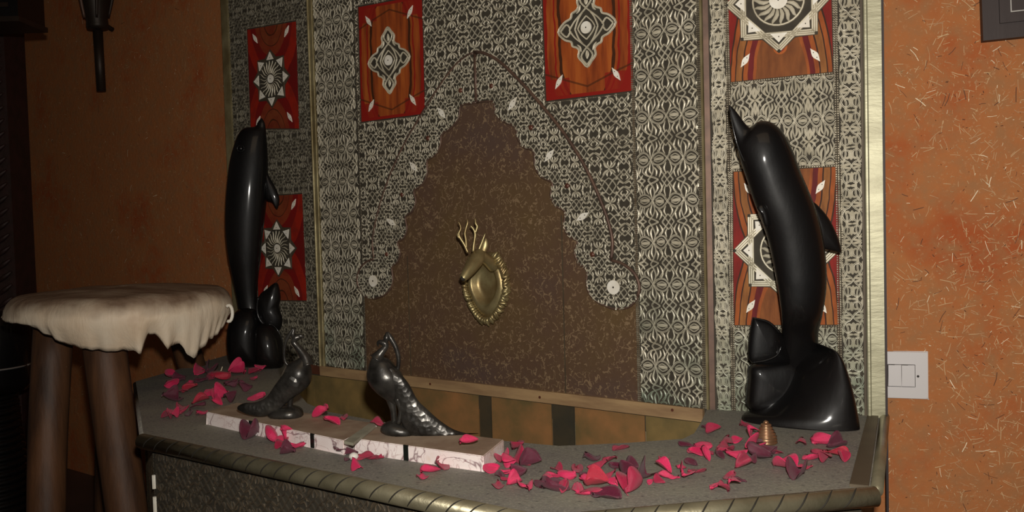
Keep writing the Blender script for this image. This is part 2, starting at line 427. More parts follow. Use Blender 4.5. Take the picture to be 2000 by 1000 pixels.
def inlay(kind):
    m, nt, b = new_mat('painted_leather_' + kind)
    uv = nd(nt, 'ShaderNodeUVMap').outputs[0]; s = nd(nt, 'ShaderNodeSeparateXYZ'); nt.links.new(uv, s.inputs[0])
    x = mth(nt, 'MULTIPLY', mth(nt, 'SUBTRACT', s.outputs[0], 0.5), 2.0); y = mth(nt, 'MULTIPLY', mth(nt, 'SUBTRACT', s.outputs[1], 0.5), 2.0)
    ax = mth(nt, 'ABSOLUTE', x); ay = mth(nt, 'ABSOLUTE', y)
    wob = mth(nt, 'MULTIPLY', mth(nt, 'SUBTRACT', ntex(nt, 18, 2), 0.5), 0.14)
    red, org, dk, mar, och = (0.27, 0.014, 0.009), (0.42, 0.105, 0.02), (0.06, 0.02, 0.008), (0.17, 0.012, 0.013), (0.36, 0.14, 0.035)
    if kind == 'amber':
        grain = ramp(nt, ntex(nt, 22, 5, scalevec(nt, (2.5, 2.5, .25))), [(0.35, org), (0.5, (0.33, 0.07, 0.015)), (0.68, (0.16, 0.03, 0.01))])
        d = mth(nt, 'ADD', mth(nt, 'ADD', ax, mth(nt, 'MULTIPLY', mth(nt, 'POWER', ay, 4), 0.25)), wob)
        c = mixc(nt, mth(nt, 'COMPARE', d, 0.62, 0.035), grain, dk)
        c = mixc(nt, mth(nt, 'COMPARE', d, 0.74, 0.02), c, red)
        c = mixc(nt, mth(nt, 'GREATER_THAN', d, 0.93), c, red)
        low = mth(nt, 'MULTIPLY', mth(nt, 'GREATER_THAN', ay, 0.7), mth(nt, 'GREATER_THAN', mth(nt, 'ADD', ax, wob), 0.42))
        c = mixc(nt, mth(nt, 'MULTIPLY', low, 0.85), c, red)
        ln = mth(nt, 'COMPARE', mth(nt, 'ADD', ay, mth(nt, 'MULTIPLY', ax, 0.25)), 0.86, 0.015)
        c = mixc(nt, mth(nt, 'MULTIPLY', ln, 0.7), c, dk)
        c = mixc(nt, mth(nt, 'GREATER_THAN', ay, 0.95), c, red)
    elif kind == 'arches':
        yy = mth(nt, 'MULTIPLY', mth(nt, 'SUBTRACT', 1.12, ay), 0.62)
        d = mth(nt, 'SQRT', mth(nt, 'ADD', mth(nt, 'MULTIPLY', x, x), mth(nt, 'MULTIPLY', yy, yy)))
        d = mth(nt, 'ADD', d, mth(nt, 'MULTIPLY', wob, 0.5))
        c = ramp(nt, mth(nt, 'DIVIDE', d, 1.4), [(0.0, (0.27, 0.085, 0.02)), (0.36, (0.4, 0.1, 0.02)), (0.40, mar), (0.47, org), (0.53, dk), (0.55, och), (0.63, dk), (0.645, org), (0.70, dk), (0.72, red)], 'CONSTANT')
        grain = ramp(nt, ntex(nt, 40, 5, scalevec(nt, (2, 2, .5))), [(0.3, (1, 1, 1)), (0.7, (0.55, 0.5, 0.5))])
        mm = nd(nt, 'ShaderNodeMix', data_type='RGBA', blend_type='MULTIPLY'); mm.inputs[0].default_value = 1
        nt.links.new(c, mm.inputs[6]); nt.links.new(grain, mm.inputs[7]); c = mm.outputs[2]
        dd = mth(nt, 'SQRT', mth(nt, 'ADD', mth(nt, 'MULTIPLY', x, x), mth(nt, 'MULTIPLY', mth(nt, 'SUBTRACT', ay, 0.62), mth(nt, 'MULTIPLY', mth(nt, 'SUBTRACT', ay, 0.62), 2.0))))
        c = mixc(nt, mth(nt, 'LESS_THAN', dd, 0.14), c, org); c = mixc(nt, mth(nt, 'LESS_THAN', dd, 0.095), c, red)
    else:
        yy = mth(nt, 'MULTIPLY', mth(nt, 'SUBTRACT', 1.15, ay), 0.9)
        d = mth(nt, 'SQRT', mth(nt, 'ADD', mth(nt, 'MULTIPLY', x, x), mth(nt, 'MULTIPLY', yy, yy)))
        d = mth(nt, 'ADD', d, mth(nt, 'MULTIPLY', wob, 0.6))
        c = ramp(nt, mth(nt, 'DIVIDE', d, 1.4), [(0.0, (0.2, 0.04, 0.015)), (0.2, dk), (0.22, (0.22, 0.05, 0.018)), (0.34, dk), (0.355, (0.24, 0.04, 0.015)), (0.47, (0.2, 0.009, 0.008)), (0.62, (0.32, 0.018, 0.008)), (0.8, (0.17, 0.008, 0.008))], 'CONSTANT')
        c = mixc(nt, ramp(nt, ntex(nt, 30, 4), [(0.45, (0, 0, 0)), (0.7, (0.6, 0.6, 0.6))]), c, (0.14, 0.015, 0.01))
    nt.links.new(c, b.inputs['Base Color']); b.inputs['Roughness'].default_value = 0.62; b.inputs['Specular IOR Level'].default_value = 0.2
    bn = nd(nt, 'ShaderNodeBump'); bn.inputs['Strength'].default_value = 0.15; bn.inputs['Distance'].default_value = 0.002
    nt.links.new(ntex(nt, 60, 4), bn.inputs['Height']); nt.links.new(bn.outputs[0], b.inputs['Normal'])
    return m
INL = {k: inlay(k) for k in ('amber', 'arches', 'crimson')}

def petal_mat(name, c1, c2, rough=0.4):
    m, nt, b = new_mat(name)
    nt.links.new(ramp(nt, ntex(nt, 55, 4, scalevec(nt, (.4, 1.6, 1))), [(0.35, c1), (0.65, c2)]), b.inputs['Base Color'])
    b.inputs['Roughness'].default_value = rough; b.inputs['Specular IOR Level'].default_value = 0.6
    b.inputs['Sheen Weight'].default_value = 0.15
    bn = nd(nt, 'ShaderNodeBump'); bn.inputs['Strength'].default_value = 0.5; bn.inputs['Distance'].default_value = 0.0015
    nt.links.new(ntex(nt, 110, 4, scalevec(nt, (.25, 1.6, 1))), bn.inputs['Height']); nt.links.new(bn.outputs[0], b.inputs['Normal'])
    return m
PM = {'b': petal_mat('petal_bright_pink', (0.75, 0.016, 0.125), (0.5, 0.006, 0.06)),
      'c': petal_mat('petal_crimson', (0.42, 0.008, 0.055), (0.26, 0.004, 0.035)),
      'd': petal_mat('petal_maroon', (0.13, 0.004, 0.03), (0.065, 0.003, 0.016)),
      'r': petal_mat('petal_red', (0.52, 0.008, 0.04), (0.34, 0.004, 0.025))}

# ------------------------------------------------------------------ arabesque relief (ribbons as real geometry)
def in_poly(pu, pv, poly):
    inside = np.zeros(len(pu), dtype=bool)
    k = len(poly)
    for i in range(k):
        x1, y1 = poly[i][:2]; x2, y2 = poly[(i + 1) % k][:2]
        if y1 == y2: continue
        c = ((y1 > pv) != (y2 > pv)) & (pu < (x2 - x1) * (pv - y1) / (y2 - y1) + x1)
        inside ^= c
    return inside
def bez(pts, n):
    q = spline([(a, b, 0) for a, b in pts], max(2, n // (len(pts) - 1)))
    return np.array([(p.x, p.y) for p in q])
BAND, LEAF = 0, 1
MAIN = [  # quarter motif: (type, width mm, points)
    (BAND, 3.6, [(0, 0), (.12, .24), (.25, .32), (.38, .24), (.5, 0)]),
    (BAND, 3.6, [(.5, 0), (.62, .24), (.75, .32), (.88, .24), (1, 0)]),
    (LEAF, 6.5, [(.1, 0), (.25, .02), (.4, 0)]), (BAND, 2.4, [(.1, .04), (.25, .17), (.4, .04)]), (BAND, 2.4, [(.6, .04), (.75, .17), (.9, .04)]),
    (LEAF, 6.5, [(.6, 0), (.75, .02), (.9, 0)]),
    (LEAF, 4.6, [(.05, .2), (.115, .48), (.05, .74)]),
    (LEAF, 5.0, [(.26, .34), (.2, .6), (.28, .9)]),
    (BAND, 3.0, [(0, .62), (.1, .8), (.2, 1)]),
    (BAND, 3.0, [(0, 1), (.1, .8), (.16, .66), (.3, .36)]),
    (BAND, 3.2, [(.5, .02), (.42, .38), (.46, .7), (.6, 1)]),
    (LEAF, 5.2, [(.42, .38), (.34, .6), (.37, .85)]),
    (LEAF, 5.4, [(.52, .12), (.57, .5), (.5, .72)]),
    (LEAF, 5.4, [(.62, .34), (.68, .62), (.58, .84)]),
    (BAND, 3.2, [(.3, 1), (.42, .9), (.62, .78), (.76, .56), (.74, .36)]),
    (LEAF, 5.4, [(1, .36), (.95, .66), (1, .95)]),
    (LEAF, 5.2, [(.82, .34), (.88, .6), (.98, .72)]),
    (LEAF, 5.2, [(1, 1), (.86, .92), (.76, .7)]),
    (BAND, 3.0, [(.68, 1), (.82, .84), (.9, .56), (.88, .3)]),
]
SCROLL = [
    (BAND, 3.6, [(0, .0), (.3, .2), (.62, .3), (.85, .6), (.6, .85), (.2, .8), (.1, .6)]),
    (LEAF, 6.0, [(.1, .1), (.5, .08), (.95, .02)]),
    (LEAF, 5.6, [(.62, .3), (.9, .25), (1, .42)]),
    (LEAF, 5.6, [(.1, .55), (.35, .4), (.6, .5)]),
    (LEAF, 6.0, [(0, .98), (.3, 1), (.6, .9)]),
    (BAND, 3.2, [(1, .0), (.8, .15), (.45, .6), (.5, 1)]),
    (LEAF, 5.6, [(0, .3), (.12, .55), (.02, .85)]),
    (LEAF, 5.2, [(.95, .6), (.9, .82), (.98, 1)]),
]
FINE = [
    (BAND, 2.6, [(0, 0), (.3, .32), (.62, .5), (1, .86)]),
    (BAND, 2.6, [(1, .1), (.7, .3), (.36, .62), (0, 1)]),
    (BAND, 2.4, [(0, .46), (.24, .3), (.5, 0)]),
    (BAND, 2.4, [(.48, 1), (.72, .8), (1, .5)]),
    (LEAF, 4.4, [(.55, .02), (.68, .2), (.95, .06)]),
    (LEAF, 4.4, [(.42, .66), (.3, .84), (.1, .96)]),
    (LEAF, 4.2, [(.08, .55), (.14, .72), (.02, .9)]),
    (LEAF, 4.2, [(.9, .3), (.78, .45), (.98, .62)]),
    (LEAF, 3.8, [(.4, .3), (.55, .42), (.5, .28)]),
    (LEAF, 4.2, [(.62, 1), (.6, .8), (.66, .66)]),
]
def relief(curves, wu, hv):
    """stations of all the curves of a quarter motif in metres"""
    out = []
    for typ, wmm, pts in curves:
        p = bez(pts, 10 if len(pts) > 3 else 8); q = p * np.array([[wu, hv]])
        t = np.gradient(q, axis=0); t /= np.linalg.norm(t, axis=1)[:, None] + 1e-9
        nn = np.stack([-t[:, 1], t[:, 0]], 1)
        s = np.linspace(0, 1, len(q))
        hw = np.full(len(q), wmm / 2000) if typ == BAND else (wmm / 2000) * (np.sin(PI * (0.04 + 0.92 * s)) ** 0.7)
        prof = [(-1, 0), (-.74, 1), (-.2, .9), (0, .35), (.2, .9), (.74, 1), (1, 0)] if typ == BAND else [(-1, 0), (-.62, .75), (0, 1.15), (.62, .75), (1, 0)]
        A = np.stack([q + nn * (hw * c)[:, None] for c, h in prof], 1)
        H = np.stack([np.full(len(q), h) for c, h in prof], 1)
        out.append((A, H))
    return out
def arabesque(plane, box, qw, qh, curves, n0, depth, include=None, exclude=(), centre=None, wob=0.0012, scale=1.0):
    u0, u1, v0, v1 = box
    rel = relief([(a, b * scale * 1.2, c) for a, b, c in curves], qw, qh)
    cu = (u0 + u1) / 2 if centre is None else centre
    i0 = math.floor((u0 - cu) / qw); i1 = math.ceil((u1 - cu) / qw)
    j0 = math.floor(v0 / qh); j1 = math.ceil(v1 / qh)
    VV = []; FF = []; MM = []; base = 0
    for A, H in rel:
        n, k, _ = A.shape
        cm = np.tile(np.array([2, 0, 2, 2, 0, 2] if k == 7 else [2, 0, 0, 2]), n - 1)
        f = np.array([[a * k + b, a * k + b + 1, (a + 1) * k + b + 1, (a + 1) * k + b] for a in range(n - 1) for b in range(k - 1)])
        for i in range(i0, i1):
            for j in range(j0, j1):
                su = 1 if i % 2 == 0 else -1; sv = 1 if j % 2 == 0 else -1
                uu = cu + (i * qw + A[..., 0] if su == 1 else (i + 1) * qw - A[..., 0])
                vv = (j * qh + A[..., 1] if sv == 1 else (j + 1) * qh - A[..., 1])
                P3 = np.stack([uu.ravel(), vv.ravel(), n0 + H.ravel() * depth], 1)
                VV.append(P3); FF.append(f + base); MM.append(cm); base += n * k
    V = np.concatenate(VV); F = np.concatenate(FF)
    fc = V[F][:, :, :2].mean(1)
    keep = (fc[:, 0] > u0) & (fc[:, 0] < u1) & (fc[:, 1] > v0) & (fc[:, 1] < v1)
    if include is not None: keep &= in_poly(fc[:, 0], fc[:, 1], include)
    for ex in exclude: keep &= ~in_poly(fc[:, 0], fc[:, 1], ex)
    F = F[keep]; mcol = np.concatenate(MM)[keep]
    used = np.unique(F); remap = np.zeros(len(V), dtype=int); remap[used] = np.arange(len(used))
    V = V[used]; F = remap[F]
    a, b_ = V[:, 0].copy(), V[:, 1].copy()
    V[:, 0] += wob * np.sin(b_ * 61 + 3 * np.sin(a * 37)) + wob * .5 * np.sin(a * 143 + b_ * 97)
    V[:, 1] += wob * np.sin(a * 71 + 2 * np.sin(b_ * 41)) + wob * .5 * np.sin(b_ * 131 - a * 77)
    return plane.arr(V), F, mcol
class NB:   # numpy mesh collector
    def __init__(s): s.V = []; s.F = []; s.b = 0; s.m = []
    def add(s, VF, m=0):
        V, F = VF[:2]; mc = VF[2].tolist() if len(VF) > 2 else None
        V = np.array([tuple(v) for v in V]) if not isinstance(V, np.ndarray) else V
        if len(F) == 0: return s
        s.V.append(V); 
        for f in (F.tolist() if isinstance(F, np.ndarray) else F): s.F.append([i + s.b for i in f])
        s.m += (mc if mc else [m] * len(F)); s.b += len(V); return s
    def link(s, name, mats, parent=None, smooth=False):
        return link(name, np.concatenate(s.V), s.F, mats, parent, smooth, s.m)
def beads(plane, p0, p1, n0=0.004, step=0.0042, rows=2, gap=0.0042, size=0.0019):
    a = Vector((p0[0], p0[1])); b = Vector((p1[0], p1[1])); L = (b - a).length; d = (b - a) / L; o = Vector((-d.y, d.x))
    V = []; F = []
    for r in range(rows):
        off = (r - (rows - 1) / 2) * gap
        for i in range(int(L / step)):
            c = a + d * (i + .5) * step + o * off
            s = size * random.uniform(.8, 1.1); k = len(V)
            for dx, dy in ((-1, -1), (1, -1), (1, 1), (-1, 1)):
                V.append(plane.w(c.x + dx * s, c.y + dy * s, n0))
            for dx, dy in ((-.5, -.5), (.5, -.5), (.5, .5), (-.5, .5)):
                V.append(plane.w(c.x + dx * s, c.y + dy * s, n0 + 0.0016))
            F += [(k, k + 1, k + 5, k + 4), (k + 1, k + 2, k + 6, k + 5), (k + 2, k + 3, k + 7, k + 6), (k + 3, k, k + 4, k + 7), (k + 4, k + 5, k + 6, k + 7)]
    return V, F
def ribbon(plane, pts, wdt, n0, h, typ=BAND, closed=False):
    """one raised ribbon through (u,v) points"""
    q = np.array([(p[0], p[1]) for p in pts])
    if closed: q = np.vstack([q, q[:1]])
    t = np.gradient(q, axis=0)
    if closed: t[0] = t[-1] = (q[1] - q[-2])
    t /= np.linalg.norm(t, axis=1)[:, None] + 1e-9
    nn = np.stack([-t[:, 1], t[:, 0]], 1); s = np.linspace(0, 1, len(q))
    hw = np.full(len(q), wdt / 2) if typ == BAND else (wdt / 2) * np.sin(PI * (0.04 + .92 * s)) ** .7
    prof = [(-1, 0), (-.7, 1), (-.3, .55), (.3, .55), (.7, 1), (1, 0)] if typ == BAND else [(-1, 0), (-.5, .75), (0, 1.1), (.5, .7), (1, 0)]
    k = len(prof)
    A = np.stack([np.concatenate([q + nn * (hw * c)[:, None], np.full((len(q), 1), n0 + hh * h)], 1) for c, hh in prof], 1).reshape(-1, 3)
    F = np.array([[a * k + b, a * k + b + 1, (a + 1) * k + b + 1, (a + 1) * k + b] for a in range(len(q) - 1) for b in range(k - 1)])
    return plane.arr(A), F
def disc(plane, c, r, n0, n1, seg=28):
    return prism([(c[0] + r * math.cos(2 * PI * i / seg), c[1] + r * math.sin(2 * PI * i / seg)) for i in range(seg)], plane.w, n0, n1)
def bone_lens(plane, c, L, W, ang, n0, parent, name='bone_inlay', th=0.0022):
    mb = MB(); ca, sa = math.cos(ang), math.sin(ang); pts = []
    prof = [(-1, 0), (-.75, .28), (-.45, .68), (-.15, .98), (0, 1), (.15, .98), (.45, .68), (.75, .28), (1, 0)]
    loop = [(x, y) for x, y in prof] + [(x, -y) for x, y in prof[-2:0:-1]]
    for x, y in loop:
        X = x * L / 2; Y = y * W / 2; pts.append((c[0] + X * ca - Y * sa, c[1] + X * sa + Y * ca))
    mb.add(*prism(pts, plane.w, n0, n0 + th))
    for t in (-.3, .3):
        mb.add(*disc(plane, (c[0] + t * L / 2 * ca * 1.2, c[1] + t * L / 2 * sa * 1.2), W * .09, n0 + th, n0 + th + .0003, 10), 1)
    return mb.link(name, [MT['bone'], MT['dot']], parent)

# ================================================================== SETTING
NW = -0.035
def wall_mesh(name, plane, u0, u1, v0, v1, nstraw, seed, size=1.0, vert=0.0):
    mb = MB(); mb.add(*prism(rect(u0, u1, v0, v1), plane.w, NW - 0.12, NW))
    r = random.Random(seed)
    for i in range(nstraw):
        u = r.uniform(u0, u1); v = r.uniform(v0 + .2, v1 - .6)
        dens = noise.noise(Vector((u * 5, v * 5, seed)))
        if dens < -0.05 and r.random() < .7: continue
        L = (r.choice([.0015, .002, .003, .003, .004, .004, .006, .009, .014, .022]) * r.uniform(.7, 1.2)) * size; W = r.uniform(.0006, .0013)
        a = r.uniform(0, PI) if r.random() > vert else r.gauss(PI / 2, .35)
        bend = r.uniform(-.06, .06) * L
        pts = [(-L / 2, 0), (0, bend), (L / 2, 0)]; k = len(mb.v); V = []
        for x, y in pts:
            for s in (-1, 1):
                X = x * math.cos(a) - (y + s * W / 2) * math.sin(a); Y = x * math.sin(a) + (y + s * W / 2) * math.cos(a)
                V.append(plane.w(u + X, v + Y, NW + .0006 + (.0012 if x == 0 else 0)))
        m = 1 if r.random() < .84 else (2 if r.random() < .4 else 3)
        mb.add(V, [(0, 2, 3, 1), (2, 4, 5, 3)], m)
    o = mb.link(name, [MT['plaster'], MT['straw'], MT['straw2'], MT['straw3']])
    return tag(o, kind='structure')
uL = CP.px(455, 400)[0]
wall_mesh('wall_left', CP, -3.6, 0.02, 0, 2.5, 16000, 3, 1.0, .5)
uE = WP.px(1728, 500)[0]
wall_mesh('wall_right', WP, -0.02, 1.5, 0, 2.5, 34000, 5, 1.0)
fl = MB(); fl.add([(-3.5, -1.5, 0), (2.5, -1.5, 0), (2.5, 4.6, 0), (-3.5, 4.6, 0), (-3.5, -1.5, -.05), (2.5, -1.5, -.05), (2.5, 4.6, -.05), (-3.5, 4.6, -.05)],
                  [(0, 1, 2, 3), (4, 7, 6, 5), (0, 4, 5, 1), (1, 5, 6, 2), (2, 6, 7, 3), (3, 7, 4, 0)])
tag(fl.link('floor', MT['floor']), kind='structure')
ce = MB(); ce.add([(x, y, z) for z in (2.5, 2.55) for x, y in ((-3.5, -1.5), (2.5, -1.5), (2.5, 4.6), (-3.5, 4.6))],
                  [(0, 1, 2, 3), (4, 7, 6, 5), (0, 4, 5, 1), (1, 5, 6, 2), (2, 6, 7, 3), (3, 7, 4, 0)])
tag(ce.link('ceiling', MT['ceil']), kind='structure')

# ================================================================== BACKBOARD
VTOP = 1.62
def U(p, px, py): return p.px(px, py)[0]
bb = thing('fountain_backboard', FOLD, 'tall fountain backboard of embossed pewter sheets with red inlays and a scalloped arch', 'wall panel')
cB = lambda px, py=500: U(CP, px, py); wB = lambda px, py=500: U(WP, px, py)
# carrier boards
mb = MB(); mb.add(*prism(rect(cB(452), 0.0, 0.44, VTOP), CP.w, NW, 0)); mb.add(*prism(rect(0.0, wB(1700), 0.44, VTOP), WP.w, NW, 0))
mb.link('carrier_board', MT['patina'], bb)

# u positions (metres) of the strip boundaries
uS1 = cB(626, 550)      # left gold strip
uLs = cB(712, 550)      # boundary left strip / middle
uRs = cB(1245, 500)
uW1 = wB(1429, 550); uW2 = wB(1637, 450); uW3 = wB(1684, 450)
uAx = cB(942, 500)      # arch axis
print('u', uL, uS1, uLs, uAx, uRs, uW1, uW2, uW3, uE)

# arch outline, right half in pixels, mirrored about the axis
inner_r = [(936, 199), (950, 198), (963, 199), (968, 222), (985, 238), (1006, 247), (1010, 268), (1022, 287), (1042, 296), (1044, 322), (1056, 345), (1078, 357),
           (1075, 380), (1085, 402), (1103, 413), (1101, 440), (1110, 460), (1127, 470), (1122, 493), (1130, 514), (1146, 527), (1145, 553), (1152, 575), (1170, 592), (1197, 603)]
lobe_r = [(1225, 601), (1243, 584), (1249, 560), (1240, 535), (1218, 516), (1194, 508)]
outer_r = [(1196, 490), (1196, 465), (1186, 425), (1168, 378), (1148, 335), (1124, 293), (1096, 252), (1062, 210), (1025, 168), (985, 128), (960, 110), (936, 101)]
def cpx(l, n=0.0): return [CP.px(a, b, n) for a, b in l]
def smooth2(l, k=4): return [(p.x, p.y) for p in spline([(a, b, 0) for a, b in l], k)]
NARCH = 0.006
inn = smooth2(cpx(inner_r, NARCH)); inn = [(max(u, uAx), v) for u, v in inn]
lob = smooth2(cpx([inner_r[-1]] + lobe_r, NARCH))[1:]
out = smooth2(cpx([lobe_r[-1]] + outer_r, NARCH))[1:]; out[-1] = (uAx, out[-1][1]); inn[0] = (uAx, inn[0][1])
right_half = inn + lob + out
mir = lambda l: [(2 * uAx - u, v) for u, v in l]
arch_poly = inn + lob + out + mir(out)[::-1][1:] + mir(lob)[::-1] + mir(inn)[::-1][:-1]
vArchBot = CP.px(1197, 603)[1]
# brown recessed panel
brownV1 = CP.px(940, 190)[1]
mb = MB(); mb.add(*prism(rect(uLs, uRs, 0.50, brownV1 + .02), CP.w, 0, 0.0015))
brown = mb.link('brown_panel', MT['brown'], bb); tag(brown, 'dark brown finely embossed centre panel')
# seams of brown sheet
mb = MB()
for px in (1102,):
    u = cB(px, 600); mb.add(*prism(rect(u - .0012, u + .0012, 0.50, CP.px(px, 420)[1]), CP.w, .0015, .003))
mb.link('sheet_seam', MT['side_strip'], bb); mb = MB()
u = cB(800, 600); mb.add(*prism(rect(u - .001, u + .001, 0.5, CP.px(800, 500)[1]), CP.w, .0015, .003))
mb.link('sheet_seam', MT['side_strip'], bb)

# interior of arch + below lobes is left open; middle field = outside of the arch
interior = inn + lob[:2] + [(uRs, vArchBot - .0), (uRs, .3), (uLs, .3), (uLs, vArchBot)] + mir(lob[:2])[::-1] + mir(inn)[::-1]
# inlay rectangles (pixels TL,TR,BR,BL)
INLAYS = [
    ('amber', CP, [(700, 14), (823, -9), (829, 222), (706, 238)], (760, 118), 'amber painted panel with lobed diamond medallion, left of the arch tip'),
    ('amber', CP, [(1058, -66), (1230, -98), (1235, 177), (1067, 197)], (1146, 54), 'amber painted panel with lobed diamond medallion, right of the arch tip'),
    ('crimson', CP, [(483, 58), (577, 42), (583, 251), (490, 251)], (530, 154), 'dark red panel with white eight-point star above the left dolphin snout'),
    ('crimson', CP, [(497, 385), (589, 379), (598, 587), (505, 586)], (543, 485), 'dark red panel with white eight-point star right of the left dolphin'),
    ('arches', WP, [(1418, -150), (1620, -172), (1627, 140), (1427, 160)], (1520, 1), 'orange and red panel with large pale star above the right dolphin'),
    ('arches', WP, [(1432, 336), (1635, 326), (1640, 634), (1433, 635)], (1535, 488), 'orange and red panel with large pale star behind the right dolphin')]
NI = 0.0046
def quad_uv(pl, q): return [pl.px(a, b, NI) for a, b in q]
inl_uv = [quad_uv(I[1], I[2]) for I in INLAYS]
def grow(q, g):
    c = (sum(p[0] for p in q) / 4, sum(p[1] for p in q) / 4)
    return [(p[0] + math.copysign(g, p[0] - c[0]), p[1] + math.copysign(g, p[1] - c[1])) for p in q]
cen_ex = [grow(inl_uv[i], .004) for i in range(4)]; wing_ex = [grow(inl_uv[i], .004) for i in (4, 5)]

MT['sheet_dark'] = M('shaded_pewter_sheet', (0.3, 0.27, 0.2), (0.17, 0.15, 0.11), 22, 0.5, 0.12)  # darker pewter copy, paints the left wing's light falloff into the colour
def sheet(name, plane, box, qw, qh, cur, include=None, exclude=(), centre=None, n0=0.003, depth=.0027, backing=True, scale=1.0, label=None):
    nb = NB()
    if backing is True: nb.add(prism(rect(*box), plane.w, 0, n0), 1)
    elif backing: nb.add(prism(backing, plane.w, 0, n0), 1)
    nb.add(arabesque(plane, box, qw, qh, cur, n0 - .0002, depth, include, exclude, centre, scale=scale), 0)
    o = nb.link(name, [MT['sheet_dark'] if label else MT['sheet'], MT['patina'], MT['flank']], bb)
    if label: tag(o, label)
    return o
hw = (0.0 - .008 - (uRs + .006)) / 2
sheet('embossed_strip', CP, (uRs + .006, -.012, DECK + .0, VTOP), hw, .041, MAIN, centre=(uRs - .006) / 2)
sheet('embossed_strip', CP, (uS1 + .014, uLs - .005, DECK, VTOP), hw, .041, MAIN)
# middle field around arch
box = (uLs + .004, uRs - .004, vArchBot - .0, VTOP)
# field polygon above the arch (outside outer edge)
field = [(uRs - .002, lob[len(lob) // 2][1]), (uRs - .002, VTOP), (uLs + .002, VTOP), (uLs + .002, lob[len(lob) // 2][1])] + mir(lob)[len(lob) // 2:][:] + mir(out) + out[::-1][1:] + lob[len(lob) // 2:][::-1]
sheet('embossed_field', CP, (uLs + .002, uRs - .002, vArchBot, VTOP), .034, .036, FINE, include=field, exclude=cen_ex, centre=uAx, backing=field, scale=1.05)
# left wing part (coplanar)
sheet('embossed_side_sheet', CP, (cB(462, 400), uS1 - .003, DECK, VTOP), .032, .036, FINE, exclude=cen_ex, scale=1.1, label='pewter sheet with shade painted into its colour')
# right wing
sheet('embossed_strip', WP, (.014, uW1 - .005, DECK, VTOP), (uW1 - .019) / 2, .036, SCROLL)
sheet('embossed_side_sheet', WP, (uW1 + .004, uW2 - .004, DECK, VTOP), (uW2 - uW1) / 4, .04, MAIN, exclude=wing_ex, scale=1.0)
sheet('embossed_strip', WP, (uW2 + .005, uW3, DECK, VTOP), (uW3 - uW2 - .005) / 2, .034, SCROLL)

# arch overlay
nb = NB(); nb.add(prism(arch_poly, CP.w, 0.0015, NARCH), 1)
bxa = (min(p[0] for p in arch_poly), max(p[0] for p in arch_poly), min(p[1] for p in arch_poly), max(p[1] for p in arch_poly))
nb.add(arabesque(CP, bxa, .026, .03, FINE, NARCH - .0002, .0019, arch_poly, (), uAx, scale=.92), 0)
arch = nb.link('arch_overlay', [MT['sheet'], MT['patina'], MT['flank']], bb); tag(arch, 'raised pewter arch with scalloped inner edge and round lobes')
def rod3(pts, r, n): return tube([CP.w(u, v, n) for u, v in pts], r, 8)
mb = MB(); mb.add(*rod3(inn + lob, .0024, NARCH - .001)); mb.add(*rod3(mir(inn + lob), .0024, NARCH - .001))
mb.link('arch_inner_rim', MT['copper'], arch, True)
mb = MB(); mb.add(*rod3(out, .0038, NARCH + .001)); mb.add(*rod3(lob[len(lob) // 3:], .0034, NARCH + .001))
mb.add(*rod3(mir(out), .003, NARCH)); mb.add(*rod3(mir(lob[len(lob) // 3:]), .003, NARCH))
mb.add(*tube([CP.w(uAx, out[-1][1] + .004, NARCH), CP.w(uAx, inn[0][1], NARCH)], .0042, 8))
mb.link('arch_outer_rod', MT['copper'], arch, True)
for (a, b) in ((960, 168), (1037, 249), (1108, 363), (1157, 497)):
    u, v = CP.px(a, b, NARCH)
    for s in (1, -1):
        uu = uAx + s * (u - uAx)
        c = CP.w(uu, v, NARCH); V = []; F = []
        pr = [(0.0062 * math.cos(t), .0045 * math.sin(t)) for t in (0, .4, .8, 1.15, 1.5)]
        for r_, z_ in pr:
            for k in range(14):
                th = 2 * PI * k / 14; V.append(CP.w(uu + r_ * math.cos(th), v + r_ * math.sin(th), NARCH + z_))
        for i in range(4):
            for k in range(14): F.append((i * 14 + k, i * 14 + (k + 1) % 14, (i + 1) * 14 + (k + 1) % 14, (i + 1) * 14 + k))
        F.append(tuple(range(56, 70)))
        link('stud', V, F, MT['stud'], arch, True)
for (a, b, ang) in ((1002, 203, 50), (1074, 304, 45), (1139, 423, 28)):
    u, v = CP.px(a, b, NARCH)
    for s in (1, -1):
        bone_lens(CP, (uAx + s * (u - uAx), v), .036, .013, math.radians(ang if s == 1 else 180 - ang), NARCH + .001, arch)
for s in (1, -1):
    u, v = CP.px(1199, 561, NARCH); uu = uAx + s * (u - uAx)
    mb = MB(); mb.add(*disc(CP, (uu, v), .0145, NARCH, NARCH + .003)); mb.add(*disc(CP, (uu, v), .002, NARCH + .003, NARCH + .0034, 10), 1)
    mb.link('bone_disc', [MT['bone'], MT['dot']], arch)

# beaded borders
bd = NB()
bd.add(beads(CP, (uRs, DECK), (uRs, VTOP))); bd.add(beads(CP, (uLs, DECK), (uLs, VTOP), rows=1, size=.0014)); bd.add(beads(CP, (-.009, DECK), (-.009, VTOP)))
bd.add(beads(WP, (uW1, DECK), (uW1, VTOP))); bd.add(beads(WP, (uW2, DECK), (uW2, VTOP)))
for (p0, p1, pl, r) in (((1122, 275), (1240, 266), CP, 1), ((715, 303), (815, 303), CP, 1), ((1432, 806), (1560, 812), WP, 2)):
    bd.add(beads(pl, pl.px(*p0), pl.px(*p1), rows=r))
for i, q in enumerate(inl_uv):
    pl = INLAYS[i][1]; g = grow(q, .0045)
    for k in range(4):
        bd.add(beads(pl, g[k], g[(k + 1) % 4], rows=1 if pl is CP else 2, size=.0013 if pl is CP else .0019))
bd.link('beaded_border', [MT['bead']], bb)

